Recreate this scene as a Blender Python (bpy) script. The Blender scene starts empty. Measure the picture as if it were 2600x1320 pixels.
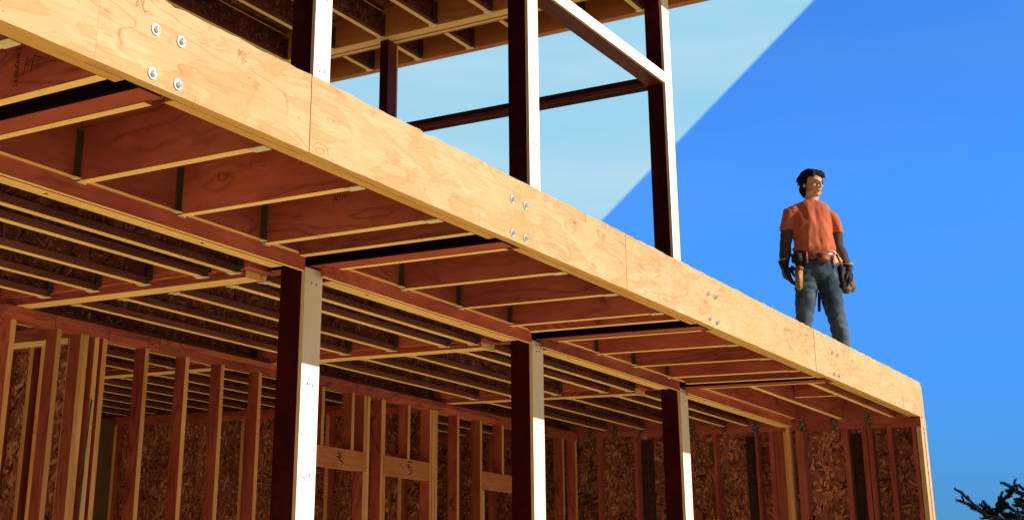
import bpy, bmesh, math, random
from mathutils import Vector, Matrix, noise as mnoise
random.seed(7)
sc = bpy.context.scene
COL = sc.collection
R = math.radians

# ------------------------------------------------------------------ camera (solved from the photograph's vanishing points)
F_PX, YAW, PITCH, ROLL = 3457.034, 0.93470, 0.32740, 0.03488
CAM = Vector((-2.8790, -2.7808, -1.4086))
PPX, PPY = 848.0, 291.6
W_PX, H_PX = 2600.0, 1320.0
cy_, sy_, cp_, sp_ = math.cos(YAW), math.sin(YAW), math.cos(PITCH), math.sin(PITCH)
FW = Vector((sy_*cp_, cy_*cp_, sp_)); r0 = Vector((cy_, -sy_, 0)); u0 = r0.cross(FW)
RT = r0*math.cos(ROLL) + u0*math.sin(ROLL); UP = -r0*math.sin(ROLL) + u0*math.cos(ROLL)
cam = bpy.data.cameras.new('camera'); co = bpy.data.objects.new('camera', cam); COL.objects.link(co)
cam.sensor_width = 36; cam.sensor_fit = 'HORIZONTAL'; cam.lens = 36*F_PX/W_PX
cam.shift_x = (W_PX/2-PPX)/W_PX; cam.shift_y = (PPY-H_PX/2)/W_PX
cam.clip_start = 0.05; cam.clip_end = 3000
m = Matrix((RT, UP, -FW)).transposed().to_4x4(); m.translation = CAM; co.matrix_world = m
sc.camera = co
sc.view_settings.view_transform = 'Standard'; sc.view_settings.look = 'None'
sc.view_settings.exposure = 0; sc.view_settings.gamma = 1
sc.cycles.max_bounces = 14; sc.cycles.diffuse_bounces = 10
try: sc.cycles.use_denoising = True
except Exception: pass
def ray(px, py): return (FW + RT*((px-PPX)/F_PX) - UP*((py-PPY)/F_PX)).normalized()

# ------------------------------------------------------------------ node helper
class NT:
    def __init__(s, nt): s.nt = nt; s.n = nt.nodes; s.l = nt.links
    def new(s, t, ins=None, **kw):
        nd = s.n.new(t)
        for k, v in kw.items(): setattr(nd, k, v)
        for k, v in (ins or {}).items(): s.put(nd.inputs[k], v)
        return nd
    def put(s, sock, v):
        if isinstance(v, bpy.types.NodeSocket): s.l.new(v, sock)
        else: sock.default_value = v
    def math(s, op, a, b=0.0, c=0.0, clamp=False):
        nd = s.n.new('ShaderNodeMath'); nd.operation = op; nd.use_clamp = clamp
        s.put(nd.inputs[0], a); s.put(nd.inputs[1], b); s.put(nd.inputs[2], c); return nd.outputs[0]
    def vmath(s, op, a, b=(0, 0, 0)):
        nd = s.n.new('ShaderNodeVectorMath'); nd.operation = op
        s.put(nd.inputs[0], a); s.put(nd.inputs[1], b)
        return nd.outputs['Value'] if op in ('DOT_PRODUCT', 'LENGTH') else nd.outputs[0]
    def noise(s, v, scale, detail=3, rough=0.55, dist=0.0, out='Fac'):
        nd = s.new('ShaderNodeTexNoise', {'Vector': v, 'Scale': scale, 'Detail': detail, 'Roughness': rough, 'Distortion': dist})
        return nd.outputs[0 if out == 'Fac' else 1]
    def voro(s, v, scale, out='Distance', feature='F1', rnd=1.0):
        nd = s.n.new('ShaderNodeTexVoronoi'); nd.feature = feature
        s.put(nd.inputs['Vector'], v); nd.inputs['Scale'].default_value = scale; nd.inputs['Randomness'].default_value = rnd
        return nd.outputs[out]
    def ramp(s, f, stops, interp='LINEAR'):
        nd = s.n.new('ShaderNodeValToRGB'); cr = nd.color_ramp; cr.interpolation = interp
        while len(cr.elements) < len(stops): cr.elements.new(0.5)
        for e, (p, c) in zip(cr.elements, stops):
            e.position = p; e.color = (c[0], c[1], c[2], 1) if not isinstance(c, (int, float)) else (c, c, c, 1)
        s.put(nd.inputs[0], f); return nd.outputs[0]
    def mix(s, f, a, b, mode='MIX'):
        nd = s.n.new('ShaderNodeMix'); nd.data_type = 'RGBA'; nd.blend_type = mode
        def col(x): return (x[0], x[1], x[2], 1) if isinstance(x, (tuple, list)) else x
        s.put(nd.inputs[0], f); s.put(nd.inputs[6], col(a)); s.put(nd.inputs[7], col(b)); return nd.outputs[2]
    def map(s, v, scale=(1, 1, 1), rot=(0, 0, 0), loc=(0, 0, 0)):
        return s.new('ShaderNodeMapping', {'Vector': v, 'Scale': scale, 'Rotation': rot, 'Location': loc}).outputs[0]

def newmat(name):
    mt = bpy.data.materials.new(name); mt.use_nodes = True; n = NT(mt.node_tree)
    b = mt.node_tree.nodes['Principled BSDF']; return mt, n, b
def fin(n, b, colour, rough=0.6, bump=None, bstr=0.3, bdist=0.004, spec=0.3, metal=0.0):
    n.put(b.inputs['Base Color'], colour if isinstance(colour, bpy.types.NodeSocket) else (*colour, 1))
    n.put(b.inputs['Roughness'], rough); b.inputs['Specular IOR Level'].default_value = spec
    b.inputs['Metallic'].default_value = metal
    if bump is not None:
        bp = n.new('ShaderNodeBump', {'Height': bump, 'Strength': bstr, 'Distance': bdist})
        n.l.new(bp.outputs[0], b.inputs['Normal'])
def position(n, jump=31.0):
    g = n.new('ShaderNodeNewGeometry').outputs['Position']
    r = n.new('ShaderNodeObjectInfo').outputs['Random']
    cx = n.new('ShaderNodeCombineXYZ', {0: n.math('MULTIPLY', r, jump), 1: n.math('MULTIPLY', r, jump*1.7), 2: n.math('MULTIPLY', r, jump*0.6)}).outputs[0]
    return n.vmath('ADD', g, cx), r

AX = {'x': 0, 'y': 1, 'z': 2}
def wood(name, axis, light, dark, line, knot, bands=7.0, linew=0.16, lines=0.7, knots=0.8, kscale=1.6, blotch=1.0, rough=0.62, objvar=0.25, shift=None, specks=0.5, nscale=3.2, stain=0.0, patch=0.0, patchcol=None):
    mt, n, b = newmat(name)
    P, rnd = position(n)
    if shift: P = n.vmath('ADD', P, shift)
    a = AX[axis]
    s = [1.0, 1.0, 1.0]; s[a] = 0.22
    Q = n.map(P, scale=tuple(s))
    sk = [1.0, 1.0, 1.0]; sk[a] = 0.42
    K = n.map(P, scale=tuple(sk))
    wob = n.noise(K, 9.0, 2, out='Color')
    Kw = n.vmath('ADD', K, n.map(wob, scale=(0.06, 0.06, 0.06)))
    kd = n.voro(Kw, kscale*2.4)                       # distance to nearest possible knot
    kc = n.voro(Kw, kscale*2.4, out='Color')
    keep = n.math('GREATER_THAN', n.new('ShaderNodeSeparateColor', {0: kc}).outputs[0], 1.0-knots*0.5)
    near = n.math('MULTIPLY', n.math('SUBTRACT', 1.0, n.math('MULTIPLY', kd, 2.9), clamp=True), keep)
    near2 = n.math('POWER', near, 2.0)
    base = n.noise(Q, nscale, 4, 0.5, 0.6)
    fine = n.noise(Q, 60.0, 3, 0.6)
    v = n.math('ADD', n.math('MULTIPLY', base, bands), n.math('MULTIPLY', near2, 2.4))
    v = n.math('ADD', v, n.math('MULTIPLY', fine, 0.10))
    fr = n.math('FRACT', v)
    tri = n.math('ABSOLUTE', n.math('SUBTRACT', fr, 0.5))
    ln = n.ramp(tri, [(0.0, 1.0), (linew, 0.35), (min(0.49, linew*2.2), 0.0)])
    lmod = n.ramp(n.noise(Q, 5.0, 2), [(0.35, 0.1), (0.65, 1.0)])
    lf = n.math('MULTIPLY', n.math('MULTIPLY', ln, lmod), lines, clamp=True)
    bl = n.ramp(n.noise(n.map(P, scale=tuple(0.5 if i == a else 1.0 for i in range(3))), 3.0*blotch, 4, 0.6), [(0.32, 0.0), (0.68, 1.0)])
    c = n.mix(bl, light, dark)
    fl = n.ramp(n.noise(n.map(P, scale=tuple(0.06 if i == a else 1.0 for i in range(3))), 90.0, 2), [(0.3, 0.0), (0.75, 1.0)])
    c = n.mix(n.math('MULTIPLY', fl, 0.22), c, line)
    c = n.mix(lf, c, line)
    kn = n.ramp(near, [(0.60, 0.0), (0.63, 0.75), (0.66, 0.12), (0.76, 0.12), (0.79, 0.6), (0.82, 0.35), (0.90, 0.9)])
    c = n.mix(n.math('MULTIPLY', kn, 0.85), c, knot)
    if specks:
        sp = n.voro(n.map(P, scale=tuple(0.5 if i == a else 1.0 for i in range(3))), 34.0)
        spn = n.ramp(n.noise(P, 6.0, 2), [(0.52, 0.0), (0.6, 1.0)])
        sf = n.math('MULTIPLY', n.ramp(sp, [(0.06, 1.0), (0.15, 0.0)]), spn)
        c = n.mix(n.math('MULTIPLY', sf, specks), c, knot)
    if patch:                                  # plies show through in crisp-edged darker and paler flames
        pq = n.noise(n.map(P, scale=tuple(0.30 if i == a else 1.0 for i in range(3))), 8.5, 6, 0.62, 0.9)
        pm = n.ramp(pq, [(0.525, 0.0), (0.545, 1.0), (0.60, 0.55), (0.68, 0.9)])
        c = n.mix(n.math('MULTIPLY', pm, patch), c, patchcol)
        pl_ = n.ramp(pq, [(0.515, 0.0), (0.53, 1.0), (0.545, 0.0)])
        c = n.mix(n.math('MULTIPLY', pl_, patch*0.55), c, line)
        hl = n.ramp(n.noise(n.map(P, scale=tuple(0.45 if i == a else 1.0 for i in range(3)), loc=(3, 5, 7)), 9.0, 4, 0.6, 0.5), [(0.62, 0.0), (0.68, 1.0)])
        c = n.mix(n.math('MULTIPLY', hl, 0.5), c, tuple(min(1.0, q*1.12+0.03) for q in light))
    if stain:
        st = n.ramp(n.noise(n.map(P, scale=tuple(0.6 if i == a else 1.0 for i in range(3))), 7.0, 6, 0.7), [(0.60, 0.0), (0.74, 1.0)])
        c = n.mix(n.math('MULTIPLY', st, stain), c, knot)
        st2 = n.ramp(n.noise(n.map(P, scale=tuple(0.35 if i == a else 1.0 for i in range(3))), 26.0, 3, 0.6), [(0.35, 0.0), (0.7, 1.0)])
        c = n.mix(n.math('MULTIPLY', st2, stain*0.55), c, line)
    # every timber has its own tone
    tone = n.math('ADD', n.math('MULTIPLY', n.math('FRACT', n.math('MULTIPLY', rnd, 17.3)), objvar), 1.0-objvar*0.55)
    tc = n.new('ShaderNodeCombineColor', {0: tone, 1: tone, 2: tone}).outputs[0]
    c = n.mix(1.0, c, tc, 'MULTIPLY')
    h = n.math('SUBTRACT', n.math('MULTIPLY', fine, 0.6), n.math('MULTIPLY', lf, 0.4))
    fin(n, b, c, rough, h, 0.35, 0.003, 0.25)
    return mt

def osb(name, normal, light, mid, dark, amt=1.0):
    """flakes of wood pressed flat: layers of long thin random cells at several angles"""
    mt, n, b = newmat(name)
    P, rnd = position(n)
    a = AX[normal]
    idx = [i for i in range(3) if i != a]
    rotv = [0, 0, 0]
    lay = []
    P = n.vmath('ADD', P, n.map(n.noise(P, 6.0, 2, out='Color'), scale=(0.03, 0.03, 0.03)))
    for k, ang in enumerate((12, 55, 100, 146, 78)):
        rv = [0, 0, 0]; rv[a] = R(ang)
        q = n.map(P, rot=tuple(rv), loc=(k*3.1, k*1.7, k*2.3))
        sc_ = [1, 1, 1]; sc_[idx[0]] = 0.26; sc_[a] = 0.35
        q = n.map(q, scale=tuple(sc_))
        colr = n.voro(q, 48.0+7*k, out='Color')
        sep = n.new('ShaderNodeSeparateColor', {0: colr})
        lay.append((sep.outputs[0], sep.outputs[1]))
    val, top = lay[0][0], lay[0][1]
    for v2, t2 in lay[1:]:
        g = n.math('GREATER_THAN', t2, top)
        nd = n.n.new('ShaderNodeMix'); nd.data_type = 'FLOAT'
        n.put(nd.inputs[0], g); n.put(nd.inputs[2], val); n.put(nd.inputs[3], v2)
        val = nd.outputs[0]; top = n.math('MAXIMUM', top, t2)
    c = n.ramp(val, [(0.05, dark), (0.35, mid), (0.7, mid), (0.97, light)])
    big = n.ramp(n.noise(P, 2.2, 3), [(0.3, 0.55), (0.7, 1.1)])
    c = n.mix(1.0, c, n.new('ShaderNodeCombineColor', {0: big, 1: big, 2: big}).outputs[0], 'MULTIPLY')
    fin(n, b, c, 0.75, val, 0.5, 0.003, 0.15)
    return mt

def plain(name, colour, rough=0.5, var=0.15, scale=12.0, metal=0.0, spec=0.4, bstr=0.15, dirt=None, dirtamt=0.5):
    mt, n, b = newmat(name)
    P, rnd = position(n)
    ns = n.noise(P, scale, 5, 0.6)
    lo = tuple(c*(1-var) for c in colour); hi = tuple(min(1, c*(1+var)) for c in colour)
    c = n.ramp(ns, [(0.3, lo), (0.7, hi)])
    if dirt:
        d = n.ramp(n.noise(P, scale*0.35, 6, 0.7), [(0.52, 0.0), (0.72, dirtamt)])
        c = n.mix(d, c, dirt)
    rr = n.ramp(n.noise(P, scale*2, 3), [(0.3, max(0.05, rough-0.1)), (0.7, min(1, rough+0.1))])
    fin(n, b, c, rr, ns, bstr, 0.002, spec, metal)
    return mt

M = {}
for ax in 'xyz':
    # red fir: shade put into the wide faces' colour, bounce light into the edges'
    M['red_'+ax] = wood('red_fir_face_'+ax, ax, (0.56, 0.144, 0.082), (0.33, 0.060, 0.043), (0.13, 0.018, 0.014), (0.07, 0.012, 0.010), bands=11, linew=0.13, lines=0.75, knots=0.6, objvar=0.45, specks=0.8, stain=0.35)
    M['mid_'+ax] = wood('brown_sawn_edge_'+ax, ax, (0.78, 0.45, 0.18), (0.60, 0.28, 0.11), (0.34, 0.12, 0.045), (0.10, 0.03, 0.015), bands=6, linew=0.12, lines=0.4, knots=0.3, kscale=2.0, objvar=0.4)  # vertical edges: dimmer copy, weaker bounce put into its colour
    M['pale_'+ax] = wood('pale_sawn_edge_'+ax, ax, (0.97, 0.70, 0.28), (0.94, 0.62, 0.22), (0.68, 0.37, 0.11), (0.20, 0.07, 0.02), bands=5, linew=0.12, lines=0.3, knots=0.25, kscale=2.5, objvar=0.18)
M['fir_end'] = wood('shaded_fir_stud', 'z', (0.40, 0.105, 0.075), (0.26, 0.05, 0.042), (0.12, 0.02, 0.016), (0.06, 0.012, 0.01), bands=10, linew=0.12, lines=0.6, knots=0.6, objvar=0.4, specks=0.6)  # darker fir copies for the end wall, its shade in the colour
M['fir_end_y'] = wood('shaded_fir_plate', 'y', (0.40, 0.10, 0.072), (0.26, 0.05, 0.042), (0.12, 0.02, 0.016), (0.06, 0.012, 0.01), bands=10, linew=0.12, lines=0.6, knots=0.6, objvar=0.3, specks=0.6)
M['osb_end'] = osb('end_wall_strand_board', 'x', (0.62, 0.28, 0.16), (0.28, 0.09, 0.06), (0.045, 0.011, 0.010))  # darker board copy, the end wall's shade put into its colour
M['header'] = wood('header_face', 'x', (0.55, 0.23, 0.095), (0.42, 0.15, 0.065), (0.22, 0.06, 0.025), (0.10, 0.025, 0.015), bands=9, linew=0.12, lines=0.6, knots=0.5, objvar=0.2)
M['dark_x'] = wood('dark_web_timber', 'x', (0.22, 0.075, 0.045), (0.13, 0.035, 0.025), (0.06, 0.015, 0.012), (0.03, 0.008, 0.006), knots=0.3)  # flange sides: flange timber darkened, shade put into its colour
M['rim'] = wood('rim_plywood', 'x', (0.580, 0.405, 0.210), (0.545, 0.345, 0.150), (0.36, 0.135, 0.032), (0.26, 0.09, 0.025), bands=7.0, linew=0.05, lines=0.85, knots=1.0, kscale=3.0, objvar=0.05, specks=0.7, nscale=4.6, blotch=2.4, stain=0.16, patch=0.62, patchcol=(0.50, 0.262, 0.088))
M['rim_grain'] = wood('rim_plywood_close_grain', 'x', (0.575, 0.41, 0.205), (0.545, 0.355, 0.15), (0.36, 0.165, 0.045), (0.30, 0.125, 0.035), bands=24, linew=0.15, lines=0.8, knots=0.5, kscale=1.3, objvar=0.04, specks=0.5, nscale=3.6, stain=0.14, patch=0.25, patchcol=(0.50, 0.28, 0.10))
M['rim_edge'] = wood('rim_underside', 'x', (0.72, 0.44, 0.13), (0.64, 0.36, 0.10), (0.40, 0.19, 0.05), (0.2, 0.08, 0.02), bands=6, linew=0.10, lines=0.5, knots=0.2, objvar=0.2)
M['gold_y'] = wood('roof_timber_face', 'y', (0.62, 0.26, 0.08), (0.50, 0.17, 0.05), (0.30, 0.085, 0.025), (0.10, 0.03, 0.015), bands=9, linew=0.14, lines=0.5, knots=0.4, objvar=0.15)
M['gold_z'] = wood('end_stud_face', 'z', (0.60, 0.41, 0.20), (0.54, 0.34, 0.14), (0.40, 0.20, 0.07), (0.2, 0.08, 0.03), bands=8, linew=0.12, lines=0.5, knots=0.3, objvar=0.1)
for ax in 'xyz':
    M['osb_'+ax] = osb('strand_board_'+ax, ax, (0.70, 0.34, 0.19), (0.32, 0.105, 0.065), (0.055, 0.013, 0.010))
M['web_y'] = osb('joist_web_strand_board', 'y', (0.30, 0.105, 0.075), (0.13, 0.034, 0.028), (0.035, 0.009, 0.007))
M['deck'] = osb('deck_panel', 'z', (0.64, 0.42, 0.21), (0.50, 0.30, 0.14), (0.34, 0.18, 0.08))
M['web'] = plain('black_steel_web', (0.010, 0.003, 0.003), 0.7, 0.2, 9.0, spec=0.1)  # shade around the web put into a near-black colour
M['steel'] = plain('maroon_primed_steel', (0.036, 0.0022, 0.0026), 0.7, 0.35, 7.0, spec=0.06, dirt=(0.10, 0.018, 0.008), dirtamt=0.5)
M['steel_red'] = plain('red_oxide_flange', (0.34, 0.065, 0.036), 0.6, 0.12, 8.0, spec=0.25)  # lighter red primer, ground bounce put into its colour
M['steel_plum'] = plain('plum_primed_steel', (0.115, 0.022, 0.018), 0.55, 0.15, 9.0, spec=0.15)
M['white'] = wood('white_primed_board', 'z', (0.86, 0.81, 0.69), (0.82, 0.75, 0.60), (0.68, 0.58, 0.42), (0.42, 0.33, 0.22), bands=6, linew=0.10, lines=0.22, knots=0.3, kscale=2.0, objvar=0.03, specks=0.35, stain=0.16)
M['white_edge'] = plain('board_sawn_edge', (0.66, 0.46, 0.24), 0.6, 0.1, 14.0)
M['galv'] = plain('galvanised_steel', (0.62, 0.62, 0.58), 0.38, 0.15, 40.0, metal=0.75, spec=0.5)
M['washer'] = plain('bright_washer', (0.66, 0.64, 0.60), 0.5, 0.15, 90.0, metal=0.3, spec=0.5)
M['strap'] = plain('dull_hanger_steel', (0.085, 0.065, 0.04), 0.55, 0.25, 25.0, metal=0.4)  # galvanised straps, their shade put into a dark colour
M['seat'] = plain('hanger_seat_steel', (0.72, 0.62, 0.40), 0.5, 0.1, 25.0, metal=0.1)
M['nail'] = plain('nail_head', (0.20, 0.18, 0.15), 0.5, 0.1, 50.0, metal=0.5)
M['ink'] = plain('black_ink', (0.035, 0.006, 0.006), 0.8, 0.2, 60.0)
M['pencil'] = plain('red_crayon', (0.48, 0.17, 0.05), 0.8, 0.2, 60.0)
M['dirt'] = None

def ground_mat(name, a, bcol, c3):
    mt, n, b = newmat(name)
    g = n.new('ShaderNodeNewGeometry').outputs['Position']
    f = n.ramp(n.noise(g, 0.35, 8, 0.65), [(0.3, a), (0.55, bcol), (0.75, c3)])
    f2 = n.ramp(n.noise(g, 14.0, 6, 0.7), [(0.3, 0.93), (0.7, 1.02)])
    c = n.mix(1.0, f, n.new('ShaderNodeCombineColor', {0: f2, 1: f2, 2: f2}).outputs[0], 'MULTIPLY')
    fin(n, b, c, 0.95, n.noise(g, 25.0, 5), 0.6, 0.02, 0.1)
    return mt
M['ground'] = ground_mat('pale_sand', (0.94, 0.71, 0.34), (0.96, 0.76, 0.39), (0.97, 0.80, 0.44))
M['slab'] = ground_mat('bare_concrete_slab', (0.95, 0.72, 0.35), (0.97, 0.76, 0.38), (0.97, 0.78, 0.41))

# ------------------------------------------------------------------ mesh helpers
def link(name, me, parent=None, mats=()):
    o = bpy.data.objects.new(name, me); COL.objects.link(o)
    for mm in mats: me.materials.append(mm)
    if parent: o.parent = parent
    return o
def obj(name, bm, mats, parent=None, bevel=0.0, smooth=False):
    me = bpy.data.meshes.new(name)
    if bevel:
        bmesh.ops.bevel(bm, geom=[e for e in bm.edges if e.is_manifold and e.calc_face_angle(0) > 0.5], offset=bevel, segments=1, affect='EDGES', clamp_overlap=True)
    bm.normal_update(); bm.to_mesh(me); bm.free()
    if smooth:
        for p in me.polygons: p.use_smooth = True
    return link(name, me, parent, mats if isinstance(mats, (list, tuple)) else [mats])
def thing(name, label, cat, loc=(0, 0, 0), group=None, rotz=0.0):
    o = bpy.data.objects.new(name, None); COL.objects.link(o); o.location = loc; o.rotation_euler = (0, 0, rotz)
    o.empty_display_size = 0.1
    return tag(o, label, cat, group)
def tag(o, label, cat, group=None):
    o['label'] = label; o['category'] = cat
    if group: o['group'] = group
    return o
def struct(o): o['kind'] = 'structure'; return o

def addbox(bm, x0, x1, y0, y1, z0, z1, wide=0, narrow=None, along=None, loc=(0, 0, 0)):
    """wide faces of a timber get material slot `wide`, its narrow edges and ends slot `narrow`"""
    L = Vector(loc)
    v = [bm.verts.new(Vector((x, y, z))-L) for x in (x0, x1) for y in (y0, y1) for z in (z0, z1)]
    fs = {'x': [(0, 1, 3, 2), (4, 6, 7, 5)], 'y': [(0, 4, 5, 1), (2, 3, 7, 6)], 'z': [(0, 2, 6, 4), (1, 5, 7, 3)]}
    d = {'x': x1-x0, 'y': y1-y0, 'z': z1-z0}
    wide_axis = None
    if along:
        cross = [k for k in 'xyz' if k != along]
        wide_axis = min(cross, key=lambda k: d[k])
    out = []
    for k, quads in fs.items():
        for q in quads:
            f = bm.faces.new([v[i] for i in q]); f.material_index = wide
            if narrow is not None and along and k != wide_axis and k != along: f.material_index = narrow
            out.append(f)
    return out

def timber(name, dims, along, parent=None, mats=None, bevel=0.0025, loc=(0, 0, 0), twist=0.0):
    bm = bmesh.new()
    addbox(bm, *dims, wide=0, narrow=1, along=along, loc=loc)
    if twist:
        for v in bm.verts: v.co += Vector((random.uniform(-1, 1), random.uniform(-1, 1), random.uniform(-1, 1)))*twist
    return obj(name, bm, mats or [M['red_'+along], M['pale_'+along]], parent, bevel)

def addcyl(bm, c, axis, r, h, seg=16, mi=0, r2=None, cap=True):
    """cylinder from point c along unit axis"""
    axis = Vector(axis).normalized(); t = axis.orthogonal().normalized(); b = axis.cross(t)
    c = Vector(c); r2 = r if r2 is None else r2
    A = [bm.verts.new(c + (t*math.cos(2*math.pi*i/seg)+b*math.sin(2*math.pi*i/seg))*r) for i in range(seg)]
    B = [bm.verts.new(c+axis*h + (t*math.cos(2*math.pi*i/seg)+b*math.sin(2*math.pi*i/seg))*r2) for i in range(seg)]
    for i in range(seg):
        f = bm.faces.new((A[i], A[(i+1) % seg], B[(i+1) % seg], B[i])); f.material_index = mi
    if cap:
        f = bm.faces.new(A[::-1]); f.material_index = mi
        f = bm.faces.new(B); f.material_index = mi

def strokes(bm, paths, origin, ux, uy, nrm, w, mi=0):
    """hand-drawn marks: thin flat ribbons lying on a face"""
    o = Vector(origin); ux = Vector(ux); uy = Vector(uy); nrm = Vector(nrm)
    for p in paths:
        for (a, b2), (c, d) in zip(p, p[1:]):
            A = Vector((a, b2)); B = Vector((c, d)); t = (B-A)
            if t.length < 1e-6: continue
            t.normalize(); s = Vector((-t.y, t.x))*w*0.5; A = A-t*w*0.3; B = B+t*w*0.3
            vs = [bm.verts.new(o+ux*q.x+uy*q.y+nrm) for q in (A-s, B-s, B+s, A+s)]
            f = bm.faces.new(vs); f.material_index = mi
    return bm

# ------------------------------------------------------------------ sky and sun
SUNDIR = Vector((0.20, -1.0, 0.428)).normalized()
el = math.asin(SUNDIR.z); az = math.atan2(SUNDIR.x, SUNDIR.y)
w = bpy.data.worlds.new('World'); sc.world = w; w.use_nodes = True
n = NT(w.node_tree); bg = w.node_tree.nodes['Background']
sky = n.new('ShaderNodeTexSky', sky_type='NISHITA'); sky.sun_disc = False
sky.sun_elevation = el; sky.sun_rotation = az; sky.air_density = 1.0; sky.dust_density = 0.3; sky.ozone_density = 3.0
dirv = n.new('ShaderNodeNewGeometry').outputs['Incoming']
dirv = n.vmath('SCALE', dirv); dirv.node.inputs['Scale'].default_value = -1.0
tcg = n.new('ShaderNodeTexCoord').outputs['Generated']
tint = n.mix(1.0, sky.outputs[0], (0.56, 1.42, 2.65), 'MULTIPLY')
ra, rb = ray(2067, 0), ray(1529, 558)
pn = ra.cross(rb).normalized()
if pn.dot(ray(1450, 200)) < 0: pn = -pn
# a pale graphic wedge with one straight edge, painted into the sky colour
side = n.ramp(n.math('MULTIPLY_ADD', n.vmath('DOT_PRODUCT', tcg, tuple(pn)), 400.0, 0.5), [(0.0, 0.0), (1.0, 1.0)])
mid_ = ray(1350, 150)
near_ = n.ramp(n.vmath('DOT_PRODUCT', tcg, tuple(mid_)), [(0.90, 0.0), (0.955, 1.0)])
wedge = n.math('MULTIPLY', side, near_)
wisp = n.noise(n.map(tcg, scale=(1.5, 1.5, 9.0)), 3.0, 4, 0.5)
hz = n.mix(n.ramp(wisp, [(0.3, 0.0), (0.7, 1.0)]), (3.2, 6.6, 8.6), (4.6, 7.2, 8.7))
skyc = n.mix(n.math('MULTIPLY', n.ramp(wisp, [(0.45, 0.0), (0.8, 0.16)]), 1.0), tint, (2.2, 4.2, 8.5))
fall = n.ramp(n.vmath('DOT_PRODUCT', tcg, tuple(ray(1900, 700))), [(0.30, 0.17), (0.88, 1.0)])   # sky dimmed overhead and behind to cut its blue fill light
skyc = n.mix(1.0, skyc, n.new('ShaderNodeCombineColor', {0: fall, 1: fall, 2: fall}).outputs[0], 'MULTIPLY')
elev = n.ramp(n.new('ShaderNodeSeparateXYZ', {0: tcg}).outputs[2], [(0.0, (0.25, 0.35, 0.40)), (0.12, (0.52, 0.62, 0.70)), (0.26, (0.85, 0.95, 1.0)), (0.45, (1.0, 1.0, 1.0))])
skyc = n.mix(1.0, skyc, elev, 'MULTIPLY')
n.put(bg.inputs['Color'], n.mix(wedge, skyc, hz)); bg.inputs['Strength'].default_value = 0.10
sun = bpy.data.lights.new('sun', 'SUN'); sun.energy = 6.0; sun.angle = R(0.5); sun.color = (1.0, 0.95, 0.86)
so = bpy.data.objects.new('sun', sun); COL.objects.link(so)
so.rotation_euler = SUNDIR.to_track_quat('Z', 'Y').to_euler(); so.location = SUNDIR*50
# ================================================================== THE BUILDING (metres; x along the facade, y into the building, z=0 at the underside of the front rim)
G = 2.28                       # spacing of the steel beams
ZG = -3.05                     # ground
ZF = -2.95                     # slab
DECK0, DECK1 = 0.262, 0.288
ORD = ['leftmost', 'second', 'third', 'fourth', 'fifth', 'sixth', 'seventh', 'eighth', 'ninth', 'tenth', 'eleventh', 'twelfth', 'thirteenth', 'fourteenth', 'fifteenth', 'sixteenth']
# ground: one sheet to the horizon
bm = bmesh.new(); bmesh.ops.create_grid(bm, x_segments=60, y_segments=60, size=1500)
for v in bm.verts: v.co.z = ZG
struct(obj('ground', bm, M['ground']))
bm = bmesh.new(); addbox(bm, -3.2, 9.2, 0.9, 8.2, ZG+0.004, ZF); struct(obj('floor', bm, M['slab']))

# ---- front rim beam
rim = thing('rim_beam', 'long pale laminated timber rim beam with bolt groups running along the whole deck edge', 'beam', (3.1, 0.04, 0))
RL = (3.1, 0.04, 0)
def onrim(px, py, y=0.0):
    d = ray(px, py); t = (y-CAM.y)/d.y; return CAM+d*t
F2 = 2600/2576.0
def onplane(px, py, axis, val):
    d = ray(px, py); t_ = (val-CAM[axis])/d[axis]; return CAM+d*t_
seams = [-3.2] + [onrim(x*F2, y*F2).x for x, y in ((245, 80), (782, 270), (908, 350), (1575, 650), (1788, 730), (2050, 880), (2286, 1000))] + [9.245]
for i, (a, b) in enumerate(zip(seams, seams[1:])):
    g = 0.0009 if i not in (4, 5) else 0.0018
    bm = bmesh.new(); N = max(2, int((b-a)/0.045)); z0, z1 = 0.0, 0.2895
    dz = random.uniform(-0.0015, 0.0015); dy = [0, .0012, -.001, .0008, 0, .0015, -.0005, .001, .0][i]
    ring = []
    for k in range(N+1):
        x = a+g+(b-a-2*g)*k/N
        jt = random.uniform(-0.0042, 0.0022); jb = random.uniform(-0.0006, 0.0008)
        if random.random() < 0.06: jt -= random.uniform(0.002, 0.006)
        if i == len(seams)-2 and x > 9.20: jt -= (x-9.20)*1.0
        ring.append([bm.verts.new(Vector((x, y, z))-Vector(RL)) for y, z in ((dy, z0+dz+jb), (0.0415, z0+dz+jb), (0.0415, z1+jt), (dy, z1+jt))])
    for p, q in zip(ring, ring[1:]):
        for j, mi in ((0, 1), (1, 0), (2, 1), (3, 0)):
            f = bm.faces.new((p[j], p[(j+1) % 4], q[(j+1) % 4], q[j])); f.material_index = mi
    for rr in (ring[0], ring[-1][::-1]):
        f = bm.faces.new(rr); f.material_index = 1
    obj('face_board', bm, [M['rim'] if i < 5 else M['rim_grain'], M['rim_edge']], rim)
# inner ply, cut away at each steel beam
cuts = [(-3.2, -G-0.13), (-G+0.10, -0.13)] + [(k*G+0.09, (k+1)*G-0.13) for k in range(0, 3)] + [(3*G+0.09, 9.09)]
for a, b in cuts:
    timber('inner_ply', (a, b, 0.0445, 0.086, 0.001, 0.262), 'x', rim, [M['red_x'], M['rim_edge']], 0.0015, RL)
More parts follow.
